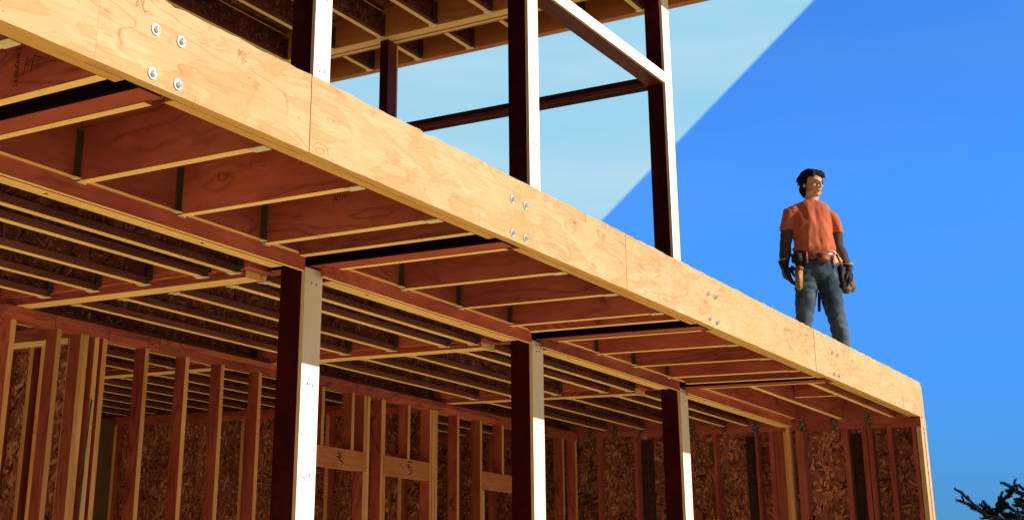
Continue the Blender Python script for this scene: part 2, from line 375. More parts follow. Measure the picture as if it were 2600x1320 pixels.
# bolts
BM = [(k*G, s, zz) for k in range(-1, 4) for s in (-0.059, 0.059) for zz in (0.0352, 0.1823)]
def bolt(parent, base, c, a0, wr=0.0195):
    bm = bmesh.new(); addcyl(bm, Vector(c)-Vector(base), (0, -1, 0), wr, 0.0028, 24, 0)
    wsh = obj('washer', bm, M['washer'], parent, 0.0006)
    bm = bmesh.new(); cc = Vector(c)-Vector(base)+Vector((0, -0.0028, 0))
    t = [Vector((math.cos(a0+i*math.pi/3), 0, math.sin(a0+i*math.pi/3))) for i in range(6)]
    A = [bm.verts.new(cc+q*0.0108) for q in t]; B = [bm.verts.new(cc+q*0.0108+Vector((0, -0.0095, 0))) for q in t]; Cc = [bm.verts.new(cc+q*0.0093+Vector((0, -0.0115, 0))) for q in t]
    for P_, Q_ in ((A, B), (B, Cc)):
        for i in range(6): bm.faces.new((P_[i], P_[(i+1) % 6], Q_[(i+1) % 6], Q_[i]))
    bm.faces.new(Cc)
    obj('bolt_head', bm, M['galv'], wsh)
for gx, s, zz in BM:
    if gx < -1: continue
    bolt(rim, RL, (gx+s+random.uniform(-.002, .002), 0.0, zz+random.uniform(-.002, .002)), random.uniform(0, 1.0), [.0195, .0175, .0145, .0125][int(gx/G+.5)])
# crayon marks on the face
bm = bmesh.new()
pm = onrim(600*F2, 140*F2)
strokes(bm, [[(0, 0), (0.002, .032), (.008, .012), (.014, .03), (.016, 0)], [(.022, .034), (.026, -.012)], [(.044, .026), (.034, .03), (.030, .022), (.038, .016), (.030, .01), (.034, .0), (.046, .004)], [(.05, .032), (.053, .036), (.05, .038)]], (pm.x, -0.0012, pm.z-0.01), (1, 0, 0), (0, 0, 1), (0, 0, 0), 0.0016)
pm = onrim(345*F2, 22*F2)
strokes(bm, [[(0, .03), (-.006, .022), (0, .014), (.008, .02), (0, .03), (-.005, .04), (.004, .045)], [(.028, .046), (.024, .02), (.036, .006), (.05, .016)], [(.018, .04), (.02, .022)]], (pm.x, -0.0012, pm.z-0.005), (1, 0, 0), (0, 0, 1), (0, 0, 0), 0.0018)
for v in bm.verts: v.co -= Vector(RL)
obj('crayon_mark', bm, M['pencil'], rim)

# ---- steel beams, each cantilevering from the building to the rim
for k in range(0, 4):
    x = k*G; B0 = (x, 1.0, 0)
    t = thing('steel_beam', ['steel beam ending behind the leftmost bolt group', 'steel beam ending behind the second bolt group from the left', 'steel beam ending behind the third bolt group from the left', 'steel beam ending behind the rightmost bolt group'][k]+', black web and red flange', 'steel beam', B0, 'steel beams carrying the deck edge')
    y0, y1 = 0.056, 2.6
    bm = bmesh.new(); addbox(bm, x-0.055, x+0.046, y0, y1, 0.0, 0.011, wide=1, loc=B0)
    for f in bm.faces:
        if f.calc_center_median().z < 0.001: f.material_index = 0  # only the underside takes the bounce-lit red
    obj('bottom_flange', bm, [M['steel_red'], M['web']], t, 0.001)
    bm = bmesh.new(); addbox(bm, x-0.055, x+0.046, y0, y1, 0.245, 0.256, loc=B0); obj('top_flange', bm, M['steel'], t, 0.0015)
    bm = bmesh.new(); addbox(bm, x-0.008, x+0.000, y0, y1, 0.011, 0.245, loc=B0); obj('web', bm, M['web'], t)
    bm = bmesh.new(); addbox(bm, x-0.085, x+0.08, 0.043, 0.055, 0.004, 0.25, loc=B0); obj('end_plate', bm, M['steel'], t, 0.001)

# ---- solid joists between the laminated ledger and the rim
LY = 1.008                     # face of the ledger
def hanger(parent, base, c, axis, w, h, dirn, strap=0.02, flap=True, seat=0.05):
    """metal joist hanger: c = point under the joist at the supporting face, dirn = away from that face"""
    bm = bmesh.new(); B = Vector(base); x, y, z = c
    def put(al0, al1, ac0, ac1, z0, z1, wide=0):
        # al = distance out from the supporting face, ac = across the joist from its middle
        if axis == 'y':
            ya, yb = sorted((y+dirn*al0, y+dirn*al1)); addbox(bm, x+ac0, x+ac1, ya, yb, z0, z1, wide=wide, loc=B)
        else:
            xa, xb = sorted((x+dirn*al0, x+dirn*al1)); addbox(bm, xa, xb, y+ac0, y+ac1, z0, z1, wide=wide, loc=B)
    put(0.001, 0.008 if flap == 'near' else seat, -w/2-0.002, w/2+0.002, z-0.004, z-0.001, 1)
    for s in (-1, 1):
        a0, a1 = sorted((s*(w/2+0.0005), s*(w/2+0.003))); put(0.001, strap, a0, a1, z-0.001, z+h)
        a0, a1 = sorted((s*(w/2+0.003), s*(w/2+0.022))); put(0.001, 0.004, a0, a1, z+0.02, z+h)
        if flap == 'near' and s < 0: put(0.001, 0.030, -w/2-0.034, -w/2-0.001, z+0.004, z+0.008, 1)
        elif flap is True: a0, a1 = sorted((s*(w/2+0.002), s*(w/2+0.015))); put(0.001, seat*0.5, a0, a1, z-0.003, z-0.001, 1)
    return obj('joist_hanger', bm, [M['strap'], M['seat']], parent)
bayname = ['between the leftmost and second bolt groups', 'between the second and third bolt groups', 'between the third and rightmost bolt groups']
def cant_joist(x, label, group, y0=0.088, y1=LY-0.002, hang=True, z1=0.255, mark=None):
    B0 = (x+0.0225, 0.55, 0)
    t = thing('floor_joist', label, 'joist', B0, group)
    timber('joist_board', (x, x+0.043, y0, y1, 0.0, z1), 'y', t, None, 0.002, B0, 0.0012)
    if hang:
        hanger(t, B0, (x+0.0215, LY, 0), 'y', 0.043, 0.20, -1, flap='near')
        hanger(t, B0, (x+0.0215, 0.0865, 0), 'y', 0.043, 0.20, 1, 0.012, False, 0.07)
    if mark: mark(t, B0)
    return t
GRPJ = 'solid joists under the deck edge'
def mark_ink(paths, yy, zz, wd):
    def f(t, B0):
        bm = bmesh.new()
        strokes(bm, paths, (B0[0]-0.0225-0.0012, yy, zz), (0, -1, 0), (0, 0, 1), (0, 0, 0), wd)
        for v in bm.verts: v.co -= Vector(B0)
        obj('ink_mark', bm, M['ink'], t)
    return f
def ipaths():
    # the grade stamp printed up the joist: bars and block characters
    P_ = [[(-.026, 0), (.0, 0.0)]]
    z = 0.012
    for ch in ('I', 'E', 'P', 'O', 'H', 'I'):
        S_ = {'I': [[(0, 0), (1, 0)], [(0, .35), (1, .35)]], 'E': [[(0, 0), (0, 1)], [(0, 0), (1, 0)], [(0, .5), (1, .5)], [(0, 1), (1, 1)]],
              'P': [[(0, 0), (1, 0)], [(1, 0), (1, .9)], [(0.5, 0), (0.5, .9)], [(1, .9), (.5, .9)]], 'O': [[(0, 0), (1, 0), (1, .9), (0, .9), (0, 0)]],
              'H': [[(0, 0), (1, 0)], [(0, .9), (1, .9)], [(.5, 0), (.5, .9)]]}[ch]
        for s in S_: P_.append([(-0.020+0.016*u, z+0.013*v) for u, v in s])
        z += 0.018
    P_.append([(-.026, z+.006), (.0, z+.006)])
    return P_
sig = [[(.0, .0), (.006, .05), (.012, .058), (.016, .045), (.004, .032), (.02, .03), (.03, .05)], [(.034, .004), (.04, .05), (.046, .058), (.056, .05), (.074, .046)]]
mk0 = [[(x, z) for x, z in p] for p in ipaths()] + [[(x+0.022, z+0.03) for x, z in p] for p in sig]
# left of the first steel beam
cant_joist(-0.202, 'solid joist left of the leftmost bolt group, black stamp and scrawl on its face', GRPJ, mark=mark_ink(mk0, onplane(45*F2, 215*F2, 0, -0.2015).y, onplane(45*F2, 215*F2, 0, -0.2015).z, 0.0034), hang=False)
cant_joist(-0.55, 'solid joist at the far left edge, its end just showing under the rim beam', GRPJ)
xj = [(0.601, 1.18, 1.747), (0.60+G, 1.17+G, 1.745+G), (0.60+2*G, 1.17+2*G, 1.735+2*G)]
mk1 = [[(0, 0), (.004, .03), (.016, .002), (.02, .034)], [(.03, .0), (.034, .03), (.028, .024)], [(.045, .0), (.048, .024)], [(.06, .012), (.055, .02), (.062, .026), (.068, .016), (.06, .012)]]
for b in range(3):
    for j, x in enumerate(xj[b]):
        cant_joist(x, '%s solid joist %s' % (['first', 'second', 'third'][j], bayname[b]) + (', large round knot in its face' if (b, j) == (0, 1) else ', black pencil figures on its face' if (b, j) == (0, 2) else ''), GRPJ,
                   mark=mark_ink(mk1, 0.62, 0.14, 0.003) if (b, j) == (0, 2) else None)
nm4 = ['leftmost', 'second', 'third', 'rightmost']
pk = [-0.262, -0.268, -0.31, -0.22]
for k in range(1, 4):
    cant_joist(k*G+pk[k], 'joist just left of the %s steel beam, across the black gap from it' % nm4[k], 'joists left of the steel beams', hang=False, y0=0.088)
for k in range(0, 4):
    x = k*G+0.0465
    B0 = (x+0.02, 0.55, 0)
    t = thing('packing_joist', 'timber packed tight along the right side of the %s steel beam' % nm4[k], 'joist', B0, 'packing timbers beside the steel beams')
    timber('packing_board', (x, x+0.036, 0.098 if k else 0.13, LY-0.004, -0.003, 0.25), 'y', t, None, 0.002, B0)

# ---- laminated beam on the column line with its ledger
YB = 1.040
segs = []
ends_l = {1: onplane(774, 686, 1, YB).x, 2: onplane(1349.3, 869.3, 1, YB).x, 3: onplane(1726.8, 991, 1, YB).x}
ends_r = {0: 0.075, 1: onplane(819, 700, 1, YB).x, 2: onplane(1378, 880, 1, YB).x, 3: onplane(1747, 1000, 1, YB).x}
for k in range(0, 4):
    a = ends_r[k]+0.012; b = ends_l[k+1] if k < 3 else 9.085
    B0 = ((a+b)/2, YB, -0.05)
    t = thing('laminated_beam', ['long laminated beam and ledger left of the leftmost column in view', 'laminated beam and ledger between the first and second columns', 'laminated beam and ledger between the second and third columns', 'laminated beam running from the third column to the end wall'][k], 'beam', B0, 'laminated beams on the column line')
    bm = bmesh.new(); na = k*G+0.062                        # notched over the flange of the steel beam
    addbox(bm, na, b, YB, YB+0.020, -0.0505, 0.225, wide=0, narrow=1, along='x', loc=B0)
    addbox(bm, a, na-0.0005, YB, YB+0.020, -0.0505, -0.002, wide=0, narrow=1, along='x', loc=B0)
    for f in bm.faces:
        if abs(f.normal.z) > 0.9: f.material_index = 1
    obj('front_ply', bm, [M['red_x'], M['pale_x']], t)
    timber('back_ply', (a+0.10, b-0.13 if k < 3 else b, YB+0.027, YB+(0.100 if k == 0 else 0.118), -0.052, 0.225), 'x', t, [M['red_x'], M['pale_x']], 0.002, B0)
    la = k*G+0.088
    lb = (k+1)*G-0.17 if k < 3 else 9.085
    timber('ledger', (la, lb, LY, YB-0.0005, 0.018, 0.255), 'x', t, [M['red_x'], M['pale_x']], 0.001, B0)
    bm = bmesh.new()
    for q in range(2):
        xx = a+0.45+q*0.9*(b-a)/2.0
        addcyl(bm, Vector((xx, YB+0.06, -0.0535))-Vector(B0), (0, 0, 1), 0.008, 0.001, 10)
    obj('bolt_hole', bm, M['ink'], t)
# ---- steel columns with a white-primed board on the front
def column(xc, z0, z1, name, label, group, nails, base=True):
    B0 = (xc, 1.17, z0)
    t = thing(name, label, 'column', B0, group)
    hw = 0.0696
    bm = bmesh.new()
    addbox(bm, xc-hw+0.001, xc+hw-0.001, 1.1185, 1.128, z0, z1, loc=B0); addbox(bm, xc-hw+0.001, xc+hw-0.001, 1.236, 1.245, z0, z1, loc=B0)
    addbox(bm, xc-hw+0.001, xc-hw+0.009, 1.1275, 1.2365, z0, z1, loc=B0); addbox(bm, xc+hw-0.009, xc+hw-0.001, 1.1275, 1.2365, z0, z1, loc=B0)
    obj('steel_post', bm, M['steel'], t)
    bm = bmesh.new(); addbox(bm, xc-hw, xc+hw, 1.097, 1.1175, z0, z1, wide=0, narrow=1, along='z', loc=B0)
    brd = obj('front_board', bm, [M['white'], M['white_edge']], t, 0.002)
    for zz in nails:
        for s in (-0.018, 0.022):
            bm = bmesh.new(); addcyl(bm, Vector((xc+s, 1.097, zz+random.uniform(-.01, .01)))-Vector(B0), (0, -1, 0), 0.0055, 0.0015, 8)
            obj('nail_head', bm, M['nail'], brd)
    if base:
        bm = bmesh.new(); addbox(bm, xc-0.11, xc+0.11, 1.08, 1.29, z0, z0+0.012, loc=B0); obj('base_plate', bm, M['steel'], t)
    return t
XO = -0.0242
for k in range(1, 4):
    column(k*G+XO, ZF, -0.0105, 'steel_column', ['ground floor steel column left of the view', 'ground floor steel column with white front board, leftmost in view', 'ground floor steel column with white front board, middle of three', 'ground floor steel column with white front board, nearest the end wall'][k], 'ground floor columns',
           {1: [-0.075, -0.56, -0.97, -1.5], 2: [-0.075, -0.53, -1.02], 3: [-0.085, -0.66, -1.1], 0: [-.1, -.6]}[k])
for k in range(1, 4):
    column(k*G+XO, DECK1+0.002, 3.295, 'steel_column', ['upper floor steel column left of the view', 'upper floor steel column with white front board, rising at upper left', 'upper floor steel column with white front board, middle of three', 'upper floor steel column with white front board, standing against the blue sky'][k], 'upper floor columns',
           {1: [0.62, 1.0, 1.4, 1.9], 2: [0.75, 1.25, 1.75, 2.1, 2.35], 3: [0.95, 1.45, 1.9, 2.40, 2.8], 0: [1, 2]}[k])
# upper rails
zr0, zr1 = 2.366, 2.456
B0 = (5.65, 1.16, 2.37)
t = thing('steel_rail', 'horizontal rail with white front board between the middle and right upper columns', 'rail', B0)
x0, x1 = 2*G+XO+0.0705, 3*G+XO-0.0705
bm = bmesh.new(); addbox(bm, x0, x1, 1.0985, 1.1175, zr0, zr1, wide=0, narrow=1, along='x', loc=B0)
brd = obj('front_board', bm, [M['white'], M['white_edge']], t, 0.0015)
for q in range(6):
    bm = bmesh.new(); addcyl(bm, Vector((x0+0.2+q*0.36, 1.0985, 2.415+random.uniform(-.012, .012)))-Vector(B0), (0, -1, 0), 0.0055, 0.0015, 8); obj('nail_head', bm, M['nail'], brd)
bm = bmesh.new(); addbox(bm, x0, x1, 1.1185, 1.245, zr0-0.004, zr0+0.006, loc=B0); addbox(bm, x0, x1, 1.1185, 1.128, zr0+0.006, zr1, loc=B0); addbox(bm, x0, x1, 1.236, 1.245, zr0+0.006, zr1, loc=B0)
obj('steel_channel', bm, M['steel_plum'], t)
B0 = (6.80, 2.5, 2.37)
t = thing('steel_rail', 'dark maroon rail running back from the right upper column to the thin rear post', 'rail', B0)
xa = 6.752
bm = bmesh.new(); addbox(bm, xa, xa+0.008, 1.247, 3.755, 2.372, 2.437, loc=B0); addbox(bm, xa, xa+0.10, 1.247, 3.755, 2.4375, 2.446, loc=B0)
addbox(bm, xa, xa+0.10, 1.247, 3.755, 2.364, 2.3715, loc=B0)
obj('steel_channel', bm, M['steel'], t)
bm = bmesh.new(); addbox(bm, xa-0.007, xa-0.0005, 1.247, 3.755, 2.3640, 2.398, loc=B0); obj('lower_lip', bm, M['steel_plum'], t)
# thin rear post
B0 = (6.85, 3.80, DECK1)
t = thing('steel_post', 'slim maroon post standing at the back and carrying the roof beam', 'post', B0)
bm = bmesh.new(); addbox(bm, 6.78, 6.915, 3.757, 3.845, DECK1+0.002, 3.296, loc=B0); obj('post_tube', bm, M['steel_plum'], t, 0.003)
bm = bmesh.new(); addbox(bm, 6.7765, 6.7795, 3.757, 3.845, DECK1+0.002, 3.296, loc=B0); obj('post_side', bm, M['steel'], t)  # thin dark sheet, the left face's shade put into its colour
bm = bmesh.new(); addbox(bm, 6.9155, 6.932, 3.75, 3.84, DECK1+0.002, 3.28, loc=B0); obj('side_board', bm, M['white_edge'], t)

# ---- upper floor deck
B0 = (4, 1, DECK0)
t = thing('floor_deck', 'strand board subfloor lying over the joists behind the rim beam', 'subfloor', B0)
for i in range(11):
    x0 = -3.2+i*1.22; x1 = min(x0+1.218, 9.24)
    if x1 <= x0: continue
    for j in range(4):
        y0 = 0.043+j*2.05; y1 = y0+2.048
        bm = bmesh.new(); addbox(bm, x0, x1, y0, y1, DECK0, DECK1, loc=B0); obj('deck_panel', bm, M['deck'], t)
# ---- cross beams running back from the columns, carrying the ceiling joists
for k in range(1, 4):
    xc = k*G-0.095; B0 = (xc, 3.5, -0.04)
    t = thing('cross_beam', 'cross beam with a wide pale underside running back from the %s column' % ['', 'leftmost', 'middle', 'right'][k], 'beam', B0, 'cross beams behind the columns')
    timber('beam_core', (xc-0.10, xc+0.10, 1.36, 7.9, -0.004, 0.255), 'y', t, [M['red_y'], M['red_y']], 0.002, B0)
    timber('sole_plate', (xc-0.052, xc+0.058, 1.42, 7.88, -0.0405, -0.0055), 'y', t, [M['pale_y'], M['red_y']], 0.002, B0)

# ---- ceiling I-joists between the cross beams
IJ0 = -0.031; IJ1 = 0.258
def i_joist(name, x0, x1, yc, z0, z1, label, group, hang=True, tilt=0.0):
    B0 = ((x0+x1)/2, yc, z0)
    t = thing(name, label, 'joist', B0, group)
    w2 = 0.0225
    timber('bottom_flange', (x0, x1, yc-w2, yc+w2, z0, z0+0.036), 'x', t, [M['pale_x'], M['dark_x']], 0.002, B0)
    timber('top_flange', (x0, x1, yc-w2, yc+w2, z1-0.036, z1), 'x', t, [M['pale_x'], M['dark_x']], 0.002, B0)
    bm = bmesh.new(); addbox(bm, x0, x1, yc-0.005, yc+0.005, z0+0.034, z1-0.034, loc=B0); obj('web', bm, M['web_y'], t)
    if hang:
        if hang in (True, 'l'): hanger(t, B0, (x0-0.002, yc, z0), 'x', 0.045, 0.22, 1)
        if hang in (True, 'r'): hanger(t, B0, (x1+0.002, yc, z0), 'x', 0.045, 0.22, -1)
    return t
rows = [1.437, 1.645, 2.037, 2.400, 2.765] + [3.19+0.363*i for i in range(13)]
bays = [(0.30, G-0.198, 'left of the leftmost column'), (G+0.008, 2*G-0.198, 'between the first and second columns'), (2*G+0.008, 3*G-0.198, 'between the second and third columns'), (3*G+0.008, 9.06, 'between the third column and the end wall')]
for b, (x0, x1, nmb) in enumerate(bays):
    for j, y in enumerate(rows):
        if b == 0 and j > 6: continue
        if b == 3 and j > 12: continue
        if b == 0: x0 = -0.2
        front = y < 3.06
        lab = 'ceiling I-joist %s, %s from the front' % (nmb, ORD[j] if j else 'nearest') if front else 'ceiling I-joist %s, %s past the stud wall' % (nmb, ORD[j-5] if j > 5 else 'first')
        i_joist('ceiling_joist', x0, x1, y, IJ0, IJ1, lab, 'ceiling joists of the ground floor', hang=(True if 0 < b < 3 else 'r' if b == 0 else 'l'))
# end bay over the corner: joists parallel with the rim
for j, (y, d) in enumerate(((0.213, 0.04), (0.632, 0.04))):
    B0 = (8.0, y, 0)
    t = thing('floor_joist', 'solid joist parallel with the rim in the corner bay, %s' % ['close behind the rim', 'halfway back to the laminated beam'][j], 'joist', B0, 'joists of the corner bay')
    timber('joist_board', (3*G+0.09, 9.09, y-0.02, y+0.02, 0.0, 0.255), 'x', t, [M['red_x'], M['pale_x']], 0.002, B0, 0.0015)
B0 = (8.2, 0.42, 0.0)
t = thing('blocking', 'short timber block between the two corner bay joists', 'block', B0); timber('block_board', (7.83, 7.87, 0.236, 0.608, 0.03, 0.25), 'y', t, None, 0.002, B0)

# ---- front stud wall (door openings, headers) under the ceiling joists
WY = 3.06; WD = 0.089
B0 = (5.0, WY, ZF)
fw = thing('stud_wall', 'long timber stud wall with door headers behind the columns', 'wall', B0)
def stud(parent, B0, x0, x1, y0, y1, z0, z1, name='stud', mats=None):
    return timber(name, (x0, x1, y0, y1, z0, z1), 'z', parent, mats or [M['red_z'], M['mid_z']], 0.002, B0, 0.0015)
PT, PM, PB = -0.043, -0.0805, -0.118
for a, b in ((2.06, 2.42), (2.4215, 2.843), (2.8445, 3.30), (3.3015, 5.12), (5.1215, 6.5), (6.5015, 9.05)):
    timber('plate', (a, b, WY, WY+WD, PM+0.001, PT), 'x', fw, [M['red_x'], M['red_x']], 0.002, B0)
for a, b in ((2.06, 2.46), (2.4615, 2.835), (2.8365, 3.31), (3.3115, 5.9), (5.9015, 7.5), (7.5015, 9.05)):
    timber('plate', (a, b, WY, WY+WD, PB, PM), 'x', fw, [M['red_x'], M['red_x']], 0.002, B0)
full = [2.109, 2.452, 2.636, 2.668, 2.752, 2.817, 3.179, 3.550, 3.894, 4.285, 4.64, 5.578, 5.768, 6.450, 6.492, 6.868, 7.240, 8.0, 8.37, 8.74, 9.0]
for x in full:
    stud(fw, B0, x, x+0.036, WY+0.001, WY+WD, ZF+0.038, PB-0.0005)
# trimmers at the openings
for x, zt in ((5.541, -0.530), (5.805, -0.530), (6.533, PB-.001), (7.2765, -0.682)):
    if x == 5.541:
        stud(fw, B0, x, x+0.0365, WY+0.001, WY+WD, ZF+0.038, -0.6655); stud(fw, B0, x, x+0.0365, WY+0.004, WY+WD, -0.528, PB-0.001)
    elif x == 5.805:
        stud(fw, B0, x-0.0005, x+0.030, WY+0.001, WY+WD, ZF+0.038, -0.6655); stud(fw, B0, x-0.0005, x+0.022, WY+0.004, WY+WD, -0.528, PB-0.001)
    else:
        stud(fw, B0, x, x+0.036, WY+0.001, WY+WD, ZF+0.038, zt)
for a, b in ((4.70, 5.5765), (5.806, 6.449), (7.278, 7.98)):
    timber('header', (a, b, WY-0.002, WY+WD, -0.6645, -0.5295), 'x', fw, [M['header'], M['header']], 0.003, B0)
for x in (5.008, 5.378, 6.131, 7.612):                # cripples over the headers
    stud(fw, B0, x, x+0.034, WY+0.001, WY+WD, -0.529, PB-0.0005)
for a, b in ((2.06, 4.66), (7.98, 9.05)):
    timber('bottom_plate', (a, b, WY, WY+WD, ZF+0.002, ZF+0.0375), 'x', fw, None, 0.002, B0)
# scrawled numbers on two headers
bm = bmesh.new()
g5 = [[(.055, .065), (.02, .068), (.018, .04), (.05, .036), (.055, .012), (.025, .0)], [(.0, .05), (.03, .02)]]
g4 = [[(.0, .04), (.05, .04)], [(.04, .07), (.02, .03), (.05, .02), (.045, 0)], [(.01, .07), (.03, .05)]]
strokes(bm, g4, (5.20-B0[0], WY-0.0035-B0[1], -0.645-B0[2]), (1.4, 0, 0), (0, 0, 1.4), (0, 0, 0), 0.006)
strokes(bm, g5, (6.12-B0[0], WY-0.0035-B0[1], -0.640-B0[2]), (1.4, 0, 0), (0, 0, 1.4), (0, 0, 0), 0.006)
obj('ink_mark', bm, M['ink'], fw)
# seam ticks across the plates beside the studs
for x in (2.43, 2.86, 3.20, 3.30):
    bm = bmesh.new(); addbox(bm, x, x+0.003, WY-0.0015, WY-0.0003, PB, PT, loc=B0); obj('pencil_line', bm, M['ink'], fw)
# cable clipped to a stud
bm = bmesh.new(); prev = None
pts = [(2.762, -0.48), (2.752, -0.64), (2.745, -0.85), (2.739, -1.15), (2.735, -1.6), (2.74, -2.2)]
for (xa, za), (xb, zb) in zip(pts, pts[1:]):
    a = Vector((xa, WY-0.006, za)); b = Vector((xb, WY-0.006, zb)); addcyl(bm, a-Vector((2.75, WY, -1.2)), b-a, 0.0045, (b-a).length, 8)
cb = obj('cable', bm, plain('green_sheath', (0.01, 0.13, 0.06), 0.5, 0.1), None, smooth=True); cb.location = (2.75, WY, -1.2); tag(cb, 'thin green cable hanging down the face of a left stud', 'cable')

# ---- side walls standing across the room
def cross_wall(x, y0, y1, label, studs, top=-0.043, osb=True, name='stud_wall', side=1, headers=(), gap=()):
    B0 = (x, y0, ZF)
    t = thing(name, label, 'wall', B0)
    d = 0.089
    timber('plate', (x, x+d, y0, y1, PM+0.001, top), 'y', t, [M['red_y'], M['red_y']], 0.002, B0)
    timber('plate', (x, x+d, y0, y1, PB, PM), 'y', t, [M['red_y'], M['red_y']], 0.002, B0)
    timber('bottom_plate', (x, x+d, y0, y1, ZF+0.002, ZF+0.0375), 'y', t, None, 0.002, B0)
    for y in studs:
        stud(t, B0, x+0.001, x+d-0.001, y, y+0.036, ZF+0.038, PB-0.0005)
    if osb:
        yy = y0
        while yy < y1-0.01:
            ye = min(yy+1.22, y1)
            bm = bmesh.new(); addbox(bm, x+d+0.001, x+d+0.0125, yy, ye-0.002, ZF, 0.25, loc=B0); obj('sheathing', bm, M['osb_x'], t)
            yy = ye
    return t, B0
tw, B0 = cross_wall(2.70, 3.17, 5.2, 'sheathed cross wall glimpsed between the leftmost studs', [3.19, 3.42, 3.52, 3.78, 4.0, 4.4, 4.8])
timber('header', (2.699, 2.789, 3.23, 5.1, -0.155, PB-0.001), 'y', tw, [M['red_y'], M['pale_y']], 0.002, B0)
tw2, B0 = cross_wall(6.50, 3.17, 7.9, 'large strand board cross wall deep in the room behind the studs', [3.35, 3.72, 4.08, 5.0, 6.3, 6.55, 7.2])
bm = bmesh.new(); addbox(bm, 6.40, 6.49, 6.58, 6.68, ZF, -0.075, loc=B0); obj('grey_post', bm, plain('weathered_post', (0.14, 0.075, 0.045), 0.8, 0.2, 8), tw2, 0.003)
# outer walls closing the building
B0 = (3.0, 8.0, ZF)
t = thing('back_wall', 'strand board back wall of the ground floor', 'wall', B0)
for i in range(10):
    x0 = -3.0+i*1.22; bm = bmesh.new(); addbox(bm, x0, min(9.1, x0+1.218), 8.0, 8.012, ZF, 0.26, loc=B0); obj('sheathing', bm, M['osb_y'], t)

# ---- end wall at the far right
XE = 9.10; ED = 0.094
B0 = (XE, 1.6, ZF)
ew = thing('end_wall', 'end wall of studs and strand board closing the right side', 'wall', B0)
E0 = 0.004; E1 = 7.95
tp, tm, tb = -0.006, -0.0425, -0.080
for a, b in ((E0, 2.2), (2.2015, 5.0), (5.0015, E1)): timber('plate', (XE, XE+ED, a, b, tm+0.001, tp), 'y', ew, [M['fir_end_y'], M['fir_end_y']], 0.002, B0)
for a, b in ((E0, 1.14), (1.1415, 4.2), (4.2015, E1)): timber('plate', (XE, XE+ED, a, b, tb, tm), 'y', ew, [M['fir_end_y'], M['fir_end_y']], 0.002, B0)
timber('bottom_plate', (XE, XE+ED, E0, E1, ZF+0.002, ZF+0.0375), 'y', ew, None, 0.002, B0)
est = [(0.004, 0.040), (0.046, 0.078), (0.236, 0.274), (0.395, 0.432), (0.440, 0.478), (0.592, 0.630), (0.965, 1.030), (1.222, 1.262), (1.364, 1.384), (1.738, 1.762), (2.118, 2.154), (2.485, 2.513), (2.858, 2.886), (3.16, 3.2), (3.6, 3.64), (4.0, 4.04), (4.4, 4.44), (5, 5.04), (5.5, 5.54)]
for i, (a, b) in enumerate(est):
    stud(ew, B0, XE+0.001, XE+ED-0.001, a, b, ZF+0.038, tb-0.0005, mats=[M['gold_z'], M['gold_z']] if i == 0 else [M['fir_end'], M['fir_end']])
# doubled post under the laminated beam
timber('post', (XE-0.012, XE+ED, 1.076, 1.106, ZF+0.04, -0.052), 'z', ew, [M['mid_z'], M['mid_z']], 0.002, B0)
timber('post', (XE-0.006, XE+ED, 1.1075, 1.132, ZF+0.04, -0.083), 'z', ew, [M['red_z'], M['mid_z']], 0.002, B0)
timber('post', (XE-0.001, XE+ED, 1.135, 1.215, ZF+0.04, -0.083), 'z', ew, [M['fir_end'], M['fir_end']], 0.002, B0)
for i in range(7):
    y0 = 0.0 if i == 0 else 0.0+1.22*i
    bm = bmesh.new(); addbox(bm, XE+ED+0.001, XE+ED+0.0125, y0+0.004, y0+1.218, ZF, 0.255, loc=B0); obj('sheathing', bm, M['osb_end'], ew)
# rim board of the end wall standing on its plates
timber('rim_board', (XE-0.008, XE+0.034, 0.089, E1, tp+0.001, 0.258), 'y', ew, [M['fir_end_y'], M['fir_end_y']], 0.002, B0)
# corner trim seen edge-on outside the sheathing
timber('corner_board', (XE+ED+0.014, XE+0.175, 0.003, 0.05, ZF, -0.0015), 'z', ew, [M['gold_z'], M['gold_z']], 0.002, B0)
timber('corner_board', (XE+0.178, XE+0.235, 0.02, 0.07, ZF, 0.20), 'z', ew, [M['gold_z'], M['gold_z']], 0.002, B0)
timber('end_block', (XE+0.001, XE+0.168, 0.0, 0.003, -0.082, -0.006), 'x', ew, [M['gold_z'], M['gold_z']], 0.0006, B0)
# dark strips standing in for the deep shade of three stud bays
for a, b in ((0.482, 0.590), (1.386, 1.50), (2.36, 2.482)):
    bm = bmesh.new(); addbox(bm, XE+ED-0.0035, XE+ED-0.001, a, b, ZF+0.05, tb-0.03, loc=B0)
    obj('felt_strip', bm, plain('black_felt', (0.032, 0.013, 0.010), 0.9, 0.3, 20), ew)
    bm = bmesh.new()
    for q in range(22):
        zz = -0.2-q*0.085+random.uniform(-.02, .02)
        if random.random() < 0.3: continue
        wd = random.uniform(.015, .05); yy = random.uniform(a+.015, b-wd-.01)
        strokes(bm, [[(0, 0), (wd, 0)], [(random.uniform(0, wd), -.012), (random.uniform(0, wd), .012)], [(0, -.014), (wd*.6, -.014)]], (XE+ED-0.0045-B0[0], yy-B0[1], zz-B0[2]), (0, 1, 0), (0, 0, 1), (0, 0, 0), 0.0022)
    obj('felt_print', bm, plain('grey_print', (0.12, 0.07, 0.045), 0.8), ew)
